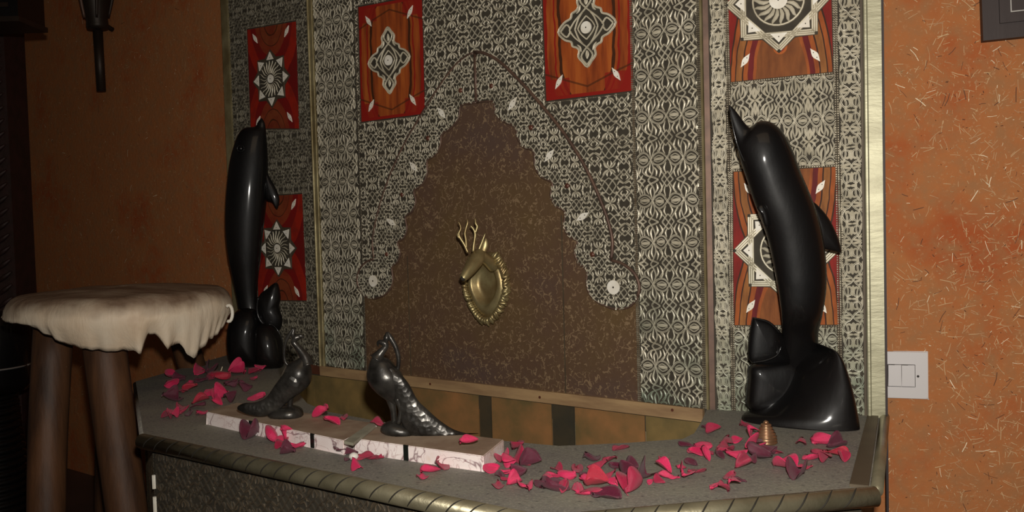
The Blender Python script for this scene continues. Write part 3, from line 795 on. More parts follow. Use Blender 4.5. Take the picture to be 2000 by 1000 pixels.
# gold and dark vertical strips
def strip(name, plane, u0, u1, n1, mat, v0=DECK, v1=VTOP, ridges=()):
    mb = MB(); mb.add(*prism(rect(u0, u1, v0, v1), plane.w, 0, n1))
    for (a, r) in ridges: mb.add(*tube([plane.w(a, v0, n1), plane.w(a, v1, n1)], r, 8))
    return mb.link(name, mat, bb)
strip('brass_moulding', CP, uS1 - .008, uS1 + .014, .006, MT['gold'], ridges=((uS1 - .006, .003), (uS1 + .009, .002)))
strip('corner_moulding', CP, -.004, .000, .007, MT['gold'])
strip('corner_moulding', WP, .000, .010, .004, MT['copper'])
strip('brass_moulding', CP, cB(448, 300), cB(460, 300), .010, MT['gold'])
uP0 = wB(1687, 400); uP1 = wB(1728, 400)
o = strip('side_post', WP, uP0 + .002, uP1 - .002, .018, MT['post'], v0=WP.px(1705, 822)[1], ridges=((uP0 + .005, .004),))
strip('post_shade_strip', WP, uP1 - .004, uP1, .020, MT['frame_wood'], v0=.0)  # dark strip that paints in the shaded right side of the post
strip('thin_green_edge', WP, uW3, uP0 + .001, .006, MT['side_strip'])
for (a, b) in ((1702, 823), (1712, 826)):
    u, v = WP.px(a, b, .02); mb = MB(); mb.add(*disc(WP, (u, v), .0032, .0, .024, 12)); mb.link('rivet', MT['coil'], bb)

# inlay panels with medallions
def filigree_rosette(pl, c, r0, r1, n, n0, nb, h=.0016, wd=.005):
    for k in range(n):
        a = 2 * PI * k / n
        pts = []
        for t in np.linspace(0, 1, 6):
            rr = r0 + (r1 - r0) * t; aa = a + .10 * math.sin(t * PI * 1.6)
            pts.append((c[0] + rr * math.cos(aa), c[1] + rr * math.sin(aa)))
        nb.add(ribbon(pl, pts, wd, n0, h, LEAF), 0)
for (kind, pl, q, cpix, lab), Q in zip(INLAYS, inl_uv):
    c = pl.px(cpix[0], cpix[1], NI)
    V = [pl.w(u, v, 0) for u, v in Q] + [pl.w(u, v, NI) for u, v in Q]
    uv = [(0, 1), (1, 1), (1, 0), (0, 0)] * 2
    F = [(4, 7, 6, 5)] + [(i, (i + 1) % 4, (i + 1) % 4 + 4, i + 4) for i in range(4)]
    ip = link('inlay_panel', V, F, INL[kind], bb, uv=uv); tag(ip, lab)
    wq = ((Q[1][0] - Q[0][0]) + (Q[2][0] - Q[3][0])) / 2; hq = ((Q[0][1] - Q[3][1]) + (Q[1][1] - Q[2][1])) / 2
    fx = {'amber': .33, 'arches': .34, 'crimson': .33}[kind]; fy = {'amber': .37, 'arches': .38, 'crimson': .41}[kind]
    for sx in (-1, 1):
        for sy in (-1, 1):
            ang = math.radians(52) * (1 if sx * sy > 0 else -1)
            if sy < 0: ang = -ang if False else math.radians(56) * (-1 if sx > 0 else 1)
            else: ang = math.radians(56) * (1 if sx > 0 else -1)
            cx = (Q[0][0] + Q[1][0] + Q[2][0] + Q[3][0]) / 4; cy = (Q[0][1] + Q[1][1] + Q[2][1] + Q[3][1]) / 4
            bone_lens(pl, (cx + sx * fx * wq, cy + sy * fy * hq), .034 if kind != 'arches' else .03, .0105, ang, NI, ip)
    def rot(r, a): return (c[0] + r * math.cos(a), c[1] + r * math.sin(a))
    if kind == 'amber':
        hh = hq * .285; ww = wq * .33
        outl = [(0, 1), (.16, .86), (.3, .72), (.27, .56), (.36, .47), (.5, .42), (.55, .3), (.78, .22), (1, 0)]
        full = outl + [(x, -y) for x, y in outl[::-1][1:]] + [(-x, -y) for x, y in outl[1:]] + [(-x, y) for x, y in outl[::-1][1:-1]]
        sp = [(c[0] + p.x * ww, c[1] + p.y * hh) for p in spline([(x, y, 0) for x, y in full], 3, True)]
        nb = NB(); nb.add(prism(sp, pl.w, NI, NI + .0012), 1)
        nb.add(ribbon(pl, sp, .005, NI + .001, .0018, BAND, True), 0)
        for s1 in (-1, 1):
            for s2 in (-1, 1):
                for crv, wd, ty in (([(0, .95), (.2, .72), (0, .5)], .004, BAND), ([(.0, .8), (.03, .68), (0, .58)], .006, LEAF),
                                ([(0, .5), (.2, .36), (.42, .2), (.6, 0)], .0035, BAND), ([(.12, .42), (.28, .24), (.4, .0)], .0035, BAND),
                                ([(.92, 0), (.7, .16), (.55, .02)], .004, BAND), ([(.0, .3), (.2, .14), (.3, 0)], .003, BAND), ([(.2, .6), (.24, .48), (.34, .4)], .005, LEAF)):
                    pp = [(c[0] + s1 * p.x * ww, c[1] + s2 * p.y * hh) for p in spline([(x, y, 0) for x, y in crv], 4)]
                    nb.add(ribbon(pl, pp, wd, NI + .001, .0017, ty), 0)
        nb.link('diamond_medallion', [MT['sheet'], MT['patina']], ip)
        mb = MB(); mb.add(*disc(pl, c, .0125, NI, NI + .004)); mb.add(*disc(pl, c, .0016, NI + .004, NI + .0043, 8), 1)
        mb.link('bone_disc', [MT['bone'], MT['dot']], ip)
    else:
        R = (.088 if kind == 'arches' else .076)
        wb = .011 if kind == 'arches' else .0075
        star = []
        for k in range(16):
            r_ = R if k % 2 == 0 else R * .765; star.append(rot(r_ + (wb * .7 if kind == 'arches' else wb * .5), PI / 2 + k * PI / 8))
        nb = NB(); nb.add(prism(star, pl.w, NI, NI + .0012), 1)
        for off in (0, PI / 4):
            cs = [rot(R, PI / 2 + off + k * PI / 2) for k in range(4)]
            for k in range(4):
                a = Vector(cs[k]); b = Vector(cs[(k + 1) % 4]); mid = [(a.lerp(b, t).x, a.lerp(b, t).y) for t in np.linspace(0, 1, 5)]
                if kind == 'arches':
                    d = (b - a).normalized(); nn = Vector((-d.y, d.x))
                    for o_ in (-.0036, 0, .0036):
                        nb.add(ribbon(pl, [(x + nn.x * o_, y + nn.y * o_) for x, y in mid], .0042, NI + .001, .0022 if o_ else .0016, BAND), 0)
                else: nb.add(ribbon(pl, mid, wb * .6, NI + .001, .0009, BAND), 2)
        rc = R * .52 if kind == 'arches' else R * .66
        nb.add(disc(pl, c, rc, NI, NI + .0016, 8 if kind != 'arches' else 32), 1)
        filigree_rosette(pl, c, rc * .3, rc * .97, 18 if kind == 'arches' else 22, NI + .0015, nb, .002, .0075 if kind == 'arches' else .003)
        if kind == 'arches': nb.add(ribbon(pl, [rot(rc * .98, t) for t in np.linspace(0, 2 * PI, 33)[:-1]], .004, NI + .0015, .002, BAND, True), 0)
        nb.link('star_medallion', [MT['sheet'], MT['patina'], MT['side_strip']], ip)
        # bone triangles in the points
        for k in range(8):
            a = PI / 2 + k * PI / 4
            tip = R * (.87 if kind == 'arches' else .96); bas = R * .68; half = R * .17 if kind == 'arches' else R * .19
            t0 = rot(tip, a); ca, sa = math.cos(a), math.sin(a)
            b1 = (c[0] + bas * ca - half * sa, c[1] + bas * sa + half * ca); b2 = (c[0] + bas * ca + half * sa, c[1] + bas * sa - half * ca)
            mb = MB(); mb.add(*prism([t0, b1, b2], pl.w, NI + .001, NI + .0032)); mb.add(*disc(pl, rot(R * .75, a), .0012, NI + .0032, NI + .0035, 8), 1)
            mb.link('bone_triangle', [MT['bone'], MT['dot']], ip)
        rr = .016 if kind == 'arches' else .0115
        mb = MB(); mb.add(*disc(pl, c, rr, NI, NI + .0042)); mb.add(*disc(pl, c, .0015, NI + .0042, NI + .0045, 8), 1)
        mb.link('bone_disc', [MT['bone'], MT['dot']], ip)

# ================================================================== BASIN / DECK
def dz(px, py): p = PZ(px, py, DECK); return (p.x, p.y)
def onplane(pl, u, n=0.0): p = pl.w(u, 0, n); return (p.x, p.y)
A_ = onplane(CP, cB(440, 709), NW + .001)
B_ = dz(265, 745); C_ = dz(281, 851)
D_ = dz(1061, 1012); E_ = dz(1706, 955); G_ = onplane(WP, wB(1722, 700), .0)
hole_px = [(1384, 800), (1369, 825), (1356, 846), (1334, 857), (1224, 865), (1092, 871), (982, 861), (860, 842), (735, 822), (640, 804), (600, 788), (582, 766), (584, 740)]
hole = [onplane(CP, -.006, .0)] + [dz(*p) for p in hole_px[1:]] + [onplane(CP, cB(597, 711), .0)]
deck_poly = [A_, B_, C_, D_, E_, G_, onplane(WP, .0), ] + hole
fb = thing('fountain_basin', (hole[6][0], hole[6][1], 0), 'grey stone fountain ledge with sunken tiled basin and pewter rim', 'fountain')
mb = MB(); mb.add(*zpr(deck_poly, DECK - .022, DECK)); mb.link('stone_ledge', MT['deck'], fb)
# raised border line on the left part
def inset_line(a, b, off, r, z, mat, name):
    a = Vector(a); b = Vector(b); d = (b - a).normalized(); n = Vector((-d.y, d.x)) * off
    m = MB(); m.add(*tube([(a.x + n.x, a.y + n.y, z), (b.x + n.x, b.y + n.y, z)], r, 12)); return m.link(name, mat, fb, True)
# basin inner walls and floor
inner = [tuple(p) for p in hole]
mb = MB()
k = len(inner); cx = sum(p[0] for p in inner) / k; cy = sum(p[1] for p in inner) / k
for i in range(k - 1):
    a = Vector(inner[i]); b = Vector(inner[i + 1]); d = (b - a).normalized(); n = Vector((d.y, -d.x))
    if n.dot(Vector((cx, cy)) - a) > 0: n = -n
    q = [a, b, b + n * .012, a + n * .012]
    mb.add(*zpr([(p.x, p.y) for p in q], .24, DECK - .0225))
mb.link('basin_wall', MT['tile2'], fb)
mb = MB(); mb.add(*zpr(inner, .23, .24)); mb.link('basin_floor', MT['tile3'], fb)
# wooden trim
uT0 = cB(629, 715); vT1 = DECK; vT0 = CP.px(1375, 823)[1]
mb = MB(); mb.add(*prism(rect(uT0, -.012, vT0, DECK + .0), CP.w, .0, .0085))
trim = mb.link('wood_trim', MT['wood_strip'], fb)
mb = MB()
for px, py in ((840, 750), (1054, 776), (1313, 801), (718, 738)):
    u, v = CP.px(px, py, .009); mb.add(*disc(CP, (u, v), .003, .0085, .0095, 12))
mb.link('screw_head', MT['stud'], trim)
# back tiles
mb = MB(); mb.add(*prism(rect(cB(590, 760), -.004, .24, vT0 + .002), CP.w, -.03, -.002), 3)
mb.add(*prism(rect(cB(590, 760), uT0 - .002, vT0, DECK), CP.w, -.03, .001), 4)
us = [cB(p, 780) for p in (592, 616, 776, 936, 960, 1078, 1122, 1260)] + [-.004]
ti = [1, 1, 0, 2, 0, 2, 0, 1]
for i in range(len(us) - 1):
    mb.add(*prism(rect(us[i] + .0015, us[i + 1] - .0015, .245, vT0 - .003), CP.w, -.002, .002), ti[i])
mb.link('back_tiles', [MT['tile1'], MT['tile2'], MT['tile3'], MT['grout'], MT['stud']], fb)
# rim mouldings
RR = .0135
def rimtube(a, b, name='rim_moulding', r=RR, off=.004, z=DECK - .009, cuts=True, mat=None):
    a = Vector((*a, z)); b = Vector((*b, z)); d = (b - a).normalized(); n = Vector((d.y, -d.x, 0))
    a = a + n * off; b = b + n * off
    m = MB(); m.add(*tube([a, b], r, 24), 0)
    if cuts:
        L = (b - a).length; s = .02
        while s < L - .03:
            pts = []
            for j in range(9):
                t = j / 8; ang = math.radians(-35 + 125 * t)
                pts.append(a + d * (s + .026 * t * (1)) + (n * math.cos(ang) + Vector((0, 0, 1)) * math.sin(ang)) * (r * 1.005))
            m.add(*tube(pts, [.0004, .0008, .0011, .0012, .0012, .0012, .001, .0008, .0003], 6), 1)
            s += random.uniform(.032, .038)
    return m.link(name, [mat or MT['rim'], MT['groove']], fb, True)
rimtube(C_, D_); rimtube(D_, E_)
rimtube(B_, C_, 'side_rim', .007, 0, DECK - .008, False, MT['deck']); rimtube(A_, B_, 'side_rim', .007, 0, DECK - .008, False, MT['deck'])
# right side metal strip and edge tube
e = Vector(E_); g = Vector(G_); d = (e - g).normalized(); nrm = Vector((d.y, -d.x))
if nrm.x > 0: nrm = -nrm
mb = MB(); mb.add(*zpr([tuple(p) for p in (g + nrm * .006, e + nrm * .006, e + nrm * .030, g + nrm * .024)], DECK, DECK + .004))
mb.link('side_strip', MT['side_strip'], fb)
mb = MB(); q = g - nrm * .004; q2 = e - nrm * .004
mb.add(*tube([(q.x, q.y, DECK - .002), (q2.x, q2.y, DECK - .002)], .0085, 14)); mb.link('side_rim', MT['rim'], fb, True)
# aprons (carcass) : recessed polygon below the ledge
def offset_poly(pts, dist):
    out = []
    for i in range(1, len(pts) - 1):
        a, b, c = Vector(pts[i - 1]), Vector(pts[i]), Vector(pts[i + 1])
        d1 = (b - a).normalized(); d2 = (c - b).normalized(); n1 = Vector((-d1.y, d1.x)); n2 = Vector((-d2.y, d2.x))
        bis = (n1 + n2).normalized(); out.append(tuple(b + bis * dist / max(.3, bis.dot(n1))))
    return out
chain = [A_, B_, C_, D_, E_, G_]
off = offset_poly(chain, .016)
ds = Vector(off[0]); 
aL = (A_[0] + (off[0][0] - B_[0]), A_[1] + (off[0][1] - B_[1])); gR = (G_[0] + (off[-1][0] - E_[0]), G_[1] + (off[-1][1] - E_[1]))
ap = [aL] + off + [gR]
mb = MB(); 
for i in range(len(ap) - 1):
    a = Vector(ap[i]); b = Vector(ap[i + 1]); d = (b - a).normalized(); n = Vector((-d.y, d.x))
    mb.add(*zpr([tuple(p) for p in (a, b, b + n * .02, a + n * .02)], 0, DECK - .0225))
mb.link('apron_board', MT['patina'], fb)
for i in (1, 2, 3):
    a = Vector((*ap[i], 0)); b = Vector((*ap[i + 1], 0)); pl = Pl(a, b - a); L = (b - a).length
    nb = NB(); nb.add(arabesque(pl, (0.006, L - .006, .12, DECK - .034), .034, .036, FINE, .0002, .0018, scale=1.0), 0)
    nb.add(beads(pl, (0.004, DECK - .029), (L - .004, DECK - .029), n0=.0), 0)
    nb.link('embossed_apron', [MT['bronze'], MT['patina'], MT['patina']], fb)
mb = MB()
for i, (z0, z1) in ((1, (.40, .425)), (1, (.345, .385)), (1, (.2, .33))):
    a = Vector((*ap[2], 0)); mb.add(*tube([a + Vector((-.002, -.001, z0)), a + Vector((-.002, -.001, z1))], .0035, 6))
mb.link('chipped_corner_bead', MT['bone'], fb)

# ================================================================== DOLPHINS
def join(parts, floor_z=None, smooth_it=0):
    m = MB()
    for V, F in parts: m.add(V, F)
    if smooth_it:      # relax a carved form so that its ridges turn soft
        A = np.array(m.v); nb_ = [set() for _ in A]
        for f in m.f:
            for i in range(len(f)): nb_[f[i]].add(f[i - 1]); nb_[f[i - 1]].add(f[i])
        nb_ = [list(x) for x in nb_]
        for _ in range(smooth_it):
            B = np.array([A[x].mean(0) for x in nb_]); A = A * .4 + B * .6
        m.v = [tuple(x) for x in A]
    if floor_z is not None: m.v = [(x, y, max(z, floor_z + .0004)) for x, y, z in m.v]
    return m
dr = thing('dolphin_sculpture', PZ(1580, 845, DECK) + Vector((0, .05, 0)), 'large glossy black dolphin carving at right, leaping upright with curled flukes beneath it', 'sculpture', 'black dolphin carvings on the ledge')
ZR = 1.535
rungs = [(1424, 206, 1426, 206, .6, .0), (1424, 216, 1433, 212, .55), (1428, 238, 1445, 227, .5), (1434, 262, 1456, 242, .5), (1439, 282, 1466, 249, .55), (1443, 298, 1480, 238, .6),
         (1448, 316, 1503, 238, .65), (1455, 338, 1526, 256, .7), (1463, 362, 1546, 292, .72), (1471, 388, 1562, 334, .74), (1480, 412, 1579, 374, .75), (1492, 442, 1592, 408, .75),
         (1503, 478, 1604, 452, .72), (1512, 520, 1612, 505, .7), (1520, 565, 1613, 562, .68), (1526, 612, 1606, 612, .66, .005), (1529, 655, 1598, 650, .62, .03), (1527, 695, 1598, 685, .6, .05), (1535, 730, 1595, 715, .6, .062), (1545, 760, 1590, 745, .5, .066)]
join([ladder(rungs, ZR, .7, 32, 6)]).link('body', MT['black'], dr, True)
# lower jaw line and eye
join([tube([P(a, b, ZR - .02) for a, b in ((1426, 215), (1432, 250), (1441, 285), (1455, 318))], [.001, .0016, .0018, .001], 6, 5)]).link('mouth_line', MT['black'], dr, True)
def ring(cx, cy, Z, r, t, name, par, tilt=0):
    pts = []
    for k in range(25):
        a = 2 * PI * k / 24; pts.append(P(cx + r * math.cos(a), cy + r * .85 * math.sin(a), Z))
    return join([tube(pts, t, 8), pillow([(cx + 4 * math.cos(a), cy + 4 * math.sin(a)) for a in (0, 1.05, 2.1, 3.14, 4.2, 5.2)], (cx, cy), Z, .003, 3, 2)]).link(name, MT['black'], par, True)
ring(1482, 294, ZR - .0215, 11, .0016, 'eye', dr)
join([pillow([(1586, 395), (1604, 408), (1622, 432), (1637, 465), (1643, 492), (1630, 491), (1606, 484), (1592, 470), (1586, 430)], (1608, 455), ZR + .01, .008, 6)]).link('dorsal_fin', MT['black'], dr, True)
join([pillow([(1478, 405), (1486, 420), (1493, 440), (1502, 442), (1500, 415), (1488, 398)], (1492, 420), ZR - .02, .007, 5)]).link('pectoral_fin', MT['black'], dr, True)
# front fluke: broad rounded mound
join([ladder([(1596, 674, 1606, 674, .9), (1580, 681, 1626, 681, .9), (1566, 692, 1639, 693, .85), (1552, 712, 1650, 714, .8), (1540, 738, 1659, 740, .72), (1526, 762, 1666, 764, .66), (1506, 782, 1671, 786, .58),
              (1478, 798, 1675, 804, .5), (1456, 806, 1678, 820, .46), (1447, 816, 1680, 836, .45), (1449, 832, 1680, 856, .45), (1452, 845, 1680, 875, .45)], 1.545, .6, 40, 5, .085)], DECK, 4).link('front_fluke', MT['black'], dr, True)
join([pillow([(1469, 622), (1470, 620), (1472, 619), (1496, 624), (1512, 634), (1524, 648), (1545, 668), (1560, 700), (1545, 714), (1500, 713), (1464, 710), (1461, 690), (1463, 655)], (1500, 680), lambda x, y: 1.565 + max(0, x - 1515) * .0008, .014, 8, 2, 3.0),
      pillow([(1464, 712), (1500, 707), (1560, 706), (1575, 800), (1530, 806), (1463, 802), (1459, 770), (1462, 735)], (1512, 758), 1.60, .030, 8, 3, 5.0)], DECK, 2).link('rear_fluke', MT['black'], dr, True)
join([tube([P(a, b, 1.545) for a, b in ((1470, 708), (1495, 704), (1517, 694), (1526, 676))], [.0008, .002, .002, .0008], 8, 5), tube([P(a, b, 1.553) for a, b in ((1472, 622), (1496, 627), (1511, 637), (1523, 651))], [.001, .0022, .0022, .001], 8, 5)]).link('fluke_crease', MT['black'], dr, True)

dl = thing('dolphin_sculpture', PZ(500, 722, DECK) + Vector((0, .05, 0)), 'narrow glossy black dolphin carving at left beside the stool, standing upright on flukes', 'sculpture', 'black dolphin carvings on the ledge')
ZL = 2.37
rl = [(509, 231, 512, 231, .6), (504, 238, 517, 240, .6), (498, 247, 519, 252, .6), (478, 250, 520, 262, .6), (466, 262, 521, 275, .65), (457, 285, 522, 292, .7), (449, 318, 523, 322, .75),
      (444, 360, 522, 358, .8), (441, 405, 519, 402, .8), (441, 450, 514, 448, .8), (446, 500, 509, 498, .8), (455, 545, 504, 545, .75), (464, 590, 503, 590, .7), (470, 630, 512, 630, .8), (475, 665, 520, 665, 1)]
join([ladder(rl, ZL, .7, 28, 6)]).link('body', MT['black'], dl, True)
join([pillow([(518, 335), (530, 352), (542, 375), (546, 392), (541, 408), (532, 395), (518, 385)], (528, 375), ZL, .010, 5)]).link('pectoral_fin', MT['black'], dl, True)
ring(470, 290, ZL - .036, 7, .0015, 'eye', dl)
join([pillow([(468, 602), (490, 600), (505, 610), (512, 640), (514, 680), (512, 715), (495, 718), (470, 716), (453, 712), (447, 690), (445, 650), (452, 620)], (480, 665), ZL - .01, .055, 8, 4, 2.4)], DECK, 3).link('rear_fluke', MT['black'], dl, True)
join([pillow([(505, 632), (530, 632), (548, 655), (555, 690), (553, 716), (535, 723), (508, 720), (500, 690), (500, 655)], (527, 682), ZL - .035, .05, 8, 4, 2.4)], DECK, 3).link('front_fluke', MT['black'], dl, True)
join([pillow([(541, 552), (548, 580), (545, 600), (552, 625), (545, 645), (525, 650), (508, 635), (502, 605), (506, 578), (520, 565)], (524, 607), ZL - .01, .022, 7, 4)]).link('dorsal_fin', MT['black'], dl, True)
join([tube([P(a, b, ZL - .04) for a, b in ((504, 580), (502, 605), (508, 625), (522, 638), (540, 646))], [.001, .003, .004, .003, .001], 8, 5)]).link('fluke_crease', MT['black'], dl, True)

# ================================================================== MARBLE BLOCKS
BH = .024
BT = DECK + BH
def marble_block(p0, p1, back0, back1, bands, label, broken=False):
    a = PZ(*p0, DECK); b = PZ(*p1, DECK); c = PZ(*back1, BT); dd = PZ(*back0, BT)
    a2, b2, c2, d2 = [Vector((v.x, v.y)) for v in (a, b, c, dd)]
    t = thing('marble_block', ((a2 + b2 + c2 + d2) / 4).to_3d() + Vector((0, 0, DECK)), label, 'marble slab', 'marble slabs along the ledge')
    poly = [a2, b2, c2, d2]
    V, F = zpr([tuple(p) for p in poly], DECK + .0003, BT)
    bm = bmesh.new(); vs = [bm.verts.new(v) for v in V]
    for f in F:
        try: bm.faces.new([vs[i] for i in f])
        except ValueError: pass
    bmesh.ops.dissolve_limit(bm, angle_limit=.02, verts=bm.verts, edges=bm.edges)
    bmesh.ops.bevel(bm, geom=bm.edges[:], offset=.0012, segments=2, affect='EDGES')
    bmesh.ops.recalc_face_normals(bm, faces=bm.faces)
    bm.verts.ensure_lookup_table(); bm.verts.index_update()
    mi = [1 if f.normal.z > .8 else 0 for f in bm.faces]
    link('slab', [v.co for v in bm.verts], [[v.index for v in f.verts] for f in bm.faces], [MT['marble'], MT['marble_top']], t, mi=mi)
    bm.free()
    d = (b2 - a2).normalized(); n = Vector((d.y, -d.x))
    for s in bands:
        c = a2.lerp(b2, s); w_ = .0045
        q = [c - d * w_ - n * .001, c + d * w_ - n * .001, c + d * w_ + n * .0013, c - d * w_ + n * .0013]
        m = MB(); m.add(*zpr([tuple(p) for p in q], DECK + .0005, BT + .0006)); m.link('dark_band', MT['strap'], t)
    return t
marble_block((404, 829), (672, 889), (462, 786), (738, 827), (.36, .80), 'left pink-veined white marble slab under the left peacock')
marble_block((694, 885), (945, 922), (742, 829), (984, 858), (.42,), 'right pink-veined white marble slab under the right peacock')
ch = thing('stone_offcut', PZ(690, 860, BT) , 'pale stone splinter lying across the gap between the marble slabs', 'stone')
m = MB(); q = [PZ(672, 868, BT), PZ(690, 872, BT), PZ(734, 836, BT), PZ(726, 830, BT)]
m.add(*zpr([(p.x, p.y) for p in q], BT + .001, BT + .0055)); m.link('splinter', MT['pebble'] if False else MT['grout'], ch)

# ================================================================== PEACOCKS
def tail_part(rungs, Z, name, par, depth=.3):
    join([ladder(rungs, Z, depth, 20, 6)], BT).link(name, MT['feather'], par, True)
pk = thing('peacock_figurine', PZ(775, 850, BT), 'dark pewter peacock figurine at right, head turned left with long tail trailing right', 'figurine', 'peacock figurines on the marble slabs')
ZB = 1.45
join([ladder([(733, 690, 741, 690, .8), (726, 700, 745, 698, .8), (719, 716, 758, 700, .8), (716, 735, 770, 712, .8), (722, 752, 784, 728, .8), (736, 768, 792, 748, .75), (752, 780, 796, 770, .7), (764, 790, 796, 788, .5)], ZB, .8, 22, 6),
      tube([P(a, b, ZB) for a, b in ((737, 700), (741, 693), (748, 684), (753, 677), (752, 671), (746, 669))], [.013, .0085, .0058, .005, .0052, .005], 12, 5),
      tube([P(a, b, ZB) for a, b in ((748, 670), (742, 668), (738, 671), (739, 677))], [.005, .004, .0025, .0008], 10, 4)]).link('body', MT['peacock'], pk, True)
join([tube([P(a, b, ZB) for a, b in ((752, 672), (755, 660), (757, 650), (763, 660), (772, 676), (778, 696), (778, 715), (774, 735), (780, 745))], [.003, .0055, .002, .0045, .0042, .0038, .0034, .003, .0028], 10, 5, flat=1)]).link('crest_plume', MT['peacock'], pk, True)
tail_part([(742, 726, 765, 716, .5, -.01), (752, 745, 785, 733, .45, -.012), (768, 770, 800, 752, .4, -.012), (776, 795, 815, 780, .35, -.012), (783, 822, 835, 800, .3, -.012), (797, 848, 860, 822, .28, -.012),
           (830, 862, 885, 838, .3, -.012), (870, 866, 910, 846, .35, -.012), (905, 866, 925, 850, .4, -.012), (932, 862, 935, 854, .5, -.012)], ZB, 'tail', pk)
join([tube([P(a, b, ZB) for a, b in ((762, 775), (768, 800), (770, 825))], [.009, .0055, .005], 10, 4), tube([P(a, b, ZB - .012) for a, b in ((775, 778), (783, 800), (778, 828))], [.006, .004, .004], 10, 4)]).link('leg', MT['peacock'], pk, True)
join([pillow([(745, 832), (760, 823), (785, 826), (808, 836), (812, 856), (790, 857), (765, 851), (746, 842)], (778, 842), ZB + .0, .02, 6, 3, 3)], BT).link('base', MT['peacock'], pk, True)

pa = thing('peacock_figurine', PZ(565, 818, BT), 'dark pewter peacock figurine at left, head turned right with tail trailing left', 'figurine', 'peacock figurines on the marble slabs')
ZA = 1.61
join([ladder([(590, 695, 601, 700, .8), (580, 702, 607, 715, .8), (563, 710, 609, 735, .8), (553, 725, 605, 750, .8), (545, 745, 594, 762, .75), (545, 762, 580, 772, .6)], ZA, .8, 22, 6),
      tube([P(a, b, ZA) for a, b in ((600, 712), (597, 700), (588, 686), (578, 674), (574, 668), (578, 660), (586, 658))], [.014, .010, .007, .0055, .0055, .0065, .004], 12, 5),
      tube([P(a, b, ZA) for a, b in ((578, 658), (588, 656), (594, 660))], [.0045, .004, .001], 8, 4)]).link('body', MT['peacock'], pa, True)
join([tube([P(a, b, ZA) for a, b in ((574, 662), (572, 652), (574, 642), (566, 652), (558, 668), (555, 690), (557, 706), (563, 714))], [.003, .0045, .0018, .0035, .0032, .003, .0028, .0024], 10, 5)]).link('crest_plume', MT['peacock'], pa, True)
tail_part([(575, 722, 596, 745, .6, -.01), (555, 728, 590, 765, .5, -.012), (538, 750, 570, 778, .4, -.012), (520, 775, 552, 795, .35, -.012), (500, 785, 532, 808, .35, -.012), (478, 787, 510, 814, .35, -.012), (466, 792, 485, 810, .4, -.012), (463, 797, 467, 802, .5, -.012)], ZA, 'tail', pa)
join([tube([P(a, b, ZA) for a, b in ((572, 755), (567, 780), (566, 800))], [.009, .0055, .005], 10, 4)]).link('leg', MT['peacock'], pa, True)
join([pillow([(524, 808), (540, 797), (565, 792), (585, 797), (591, 808), (588, 820), (565, 823), (535, 817)], (560, 808), ZA, .026, 6, 3, 3)], BT).link('base', MT['peacock'], pa, True)

# ================================================================== DEER HEAD
dc = CP.px(955, 560, .02)
dh = thing('deer_head_plaque', CP.w(dc[0], dc[1], 0), 'small brass deer head on a leaf-fringed oval plaque in the arch', 'wall ornament')
hwu = (CP.px(1000, 560, .01)[0] - CP.px(908, 560, .01)[0]) / 2; cu_ = (CP.px(1000, 560, .01)[0] + CP.px(908, 560, .01)[0]) / 2
vt = CP.px(955, 492, .01)[1]; vb = CP.px(955, 624, .01)[1]; hv_ = (vt - vb) / 2; cv_ = (vt + vb) / 2
def oval(a, s=1.0):
    x = math.cos(a); y = math.sin(a)
    tap = 1 - .28 * max(0, -y) ** 1.5
    return (cu_ + hwu * s * x * tap * .84, cv_ + hv_ * s * y)
V = []; F = []; prof = [(1.0, .002), (.98, .012), (.88, .022), (.72, .027), (.62, .024), (.56, .012), (.4, .007), (.15, .006)]
K = 48
for s, n_ in prof:
    for k in range(K):
        u, v = oval(2 * PI * k / K, s)
        if s < .8: v += .010 * (1 - s)
        V.append(CP.w(u, v, n_))
for i in range(len(prof) - 1):
    for k in range(K): F.append((i * K + k, i * K + (k + 1) % K, (i + 1) * K + (k + 1) % K, (i + 1) * K + k))
F.append(tuple(range((len(prof) - 1) * K, len(prof) * K)))
link('plaque', V, F, MT['deerbrass'], dh, True)
mb = MB(); r = random.Random(4)
for k in range(74):
    a = 2 * PI * k / 74 + r.uniform(-.03, .03)
    if 1.2 < a < 1.9: continue
    for lay in (0, 1):
        u, v = oval(a + lay * .04, .93); u2, v2 = oval(a + lay * .04 + r.uniform(-.07, .07), 1.07 + .07 * lay + .05 * math.cos(a) + r.uniform(-.03, .06)); um, vm = oval(a + r.uniform(-.05, .05), 1.02)
        mb.add(*tube([CP.w(u, v, .012 + .006 * lay), CP.w(um, vm, .018 + .008 * lay), CP.w(u2, v2, .010 + .012 * lay)], [.0034, .0052, .0016], 6, 3))
mb.link('leaf_fringe', MT['deerbrass'], dh, True)
Zp = CP.w(dc[0], dc[1], 0).y
nk = CP.w(*CP.px(965, 520, .02), .02)
hb = P(936, 497, Zp - .065)
mb = MB(); mb.add(*tube([nk, nk.lerp(hb, .5) + Vector((0, 0, .002)), hb], [.015, .0125, .012], 16, 6))
mb.add(*tube([hb + Vector((0, 0, .002)), P(930, 508, Zp - .085), P(918, 525, Zp - .105), P(907, 540, Zp - .12), P(902, 546, Zp - .125)], [.0125, .0165, .014, .0095, .006], 16, 6))
mb.link('head', MT['deerbrass'], dh, True)
join([tube([P(905, 543, Zp - .127), P(901, 547, Zp - .128)], [.0065, .004], 10)]).link('nose', MT['groove'], dh, True)
Za = Zp - .08
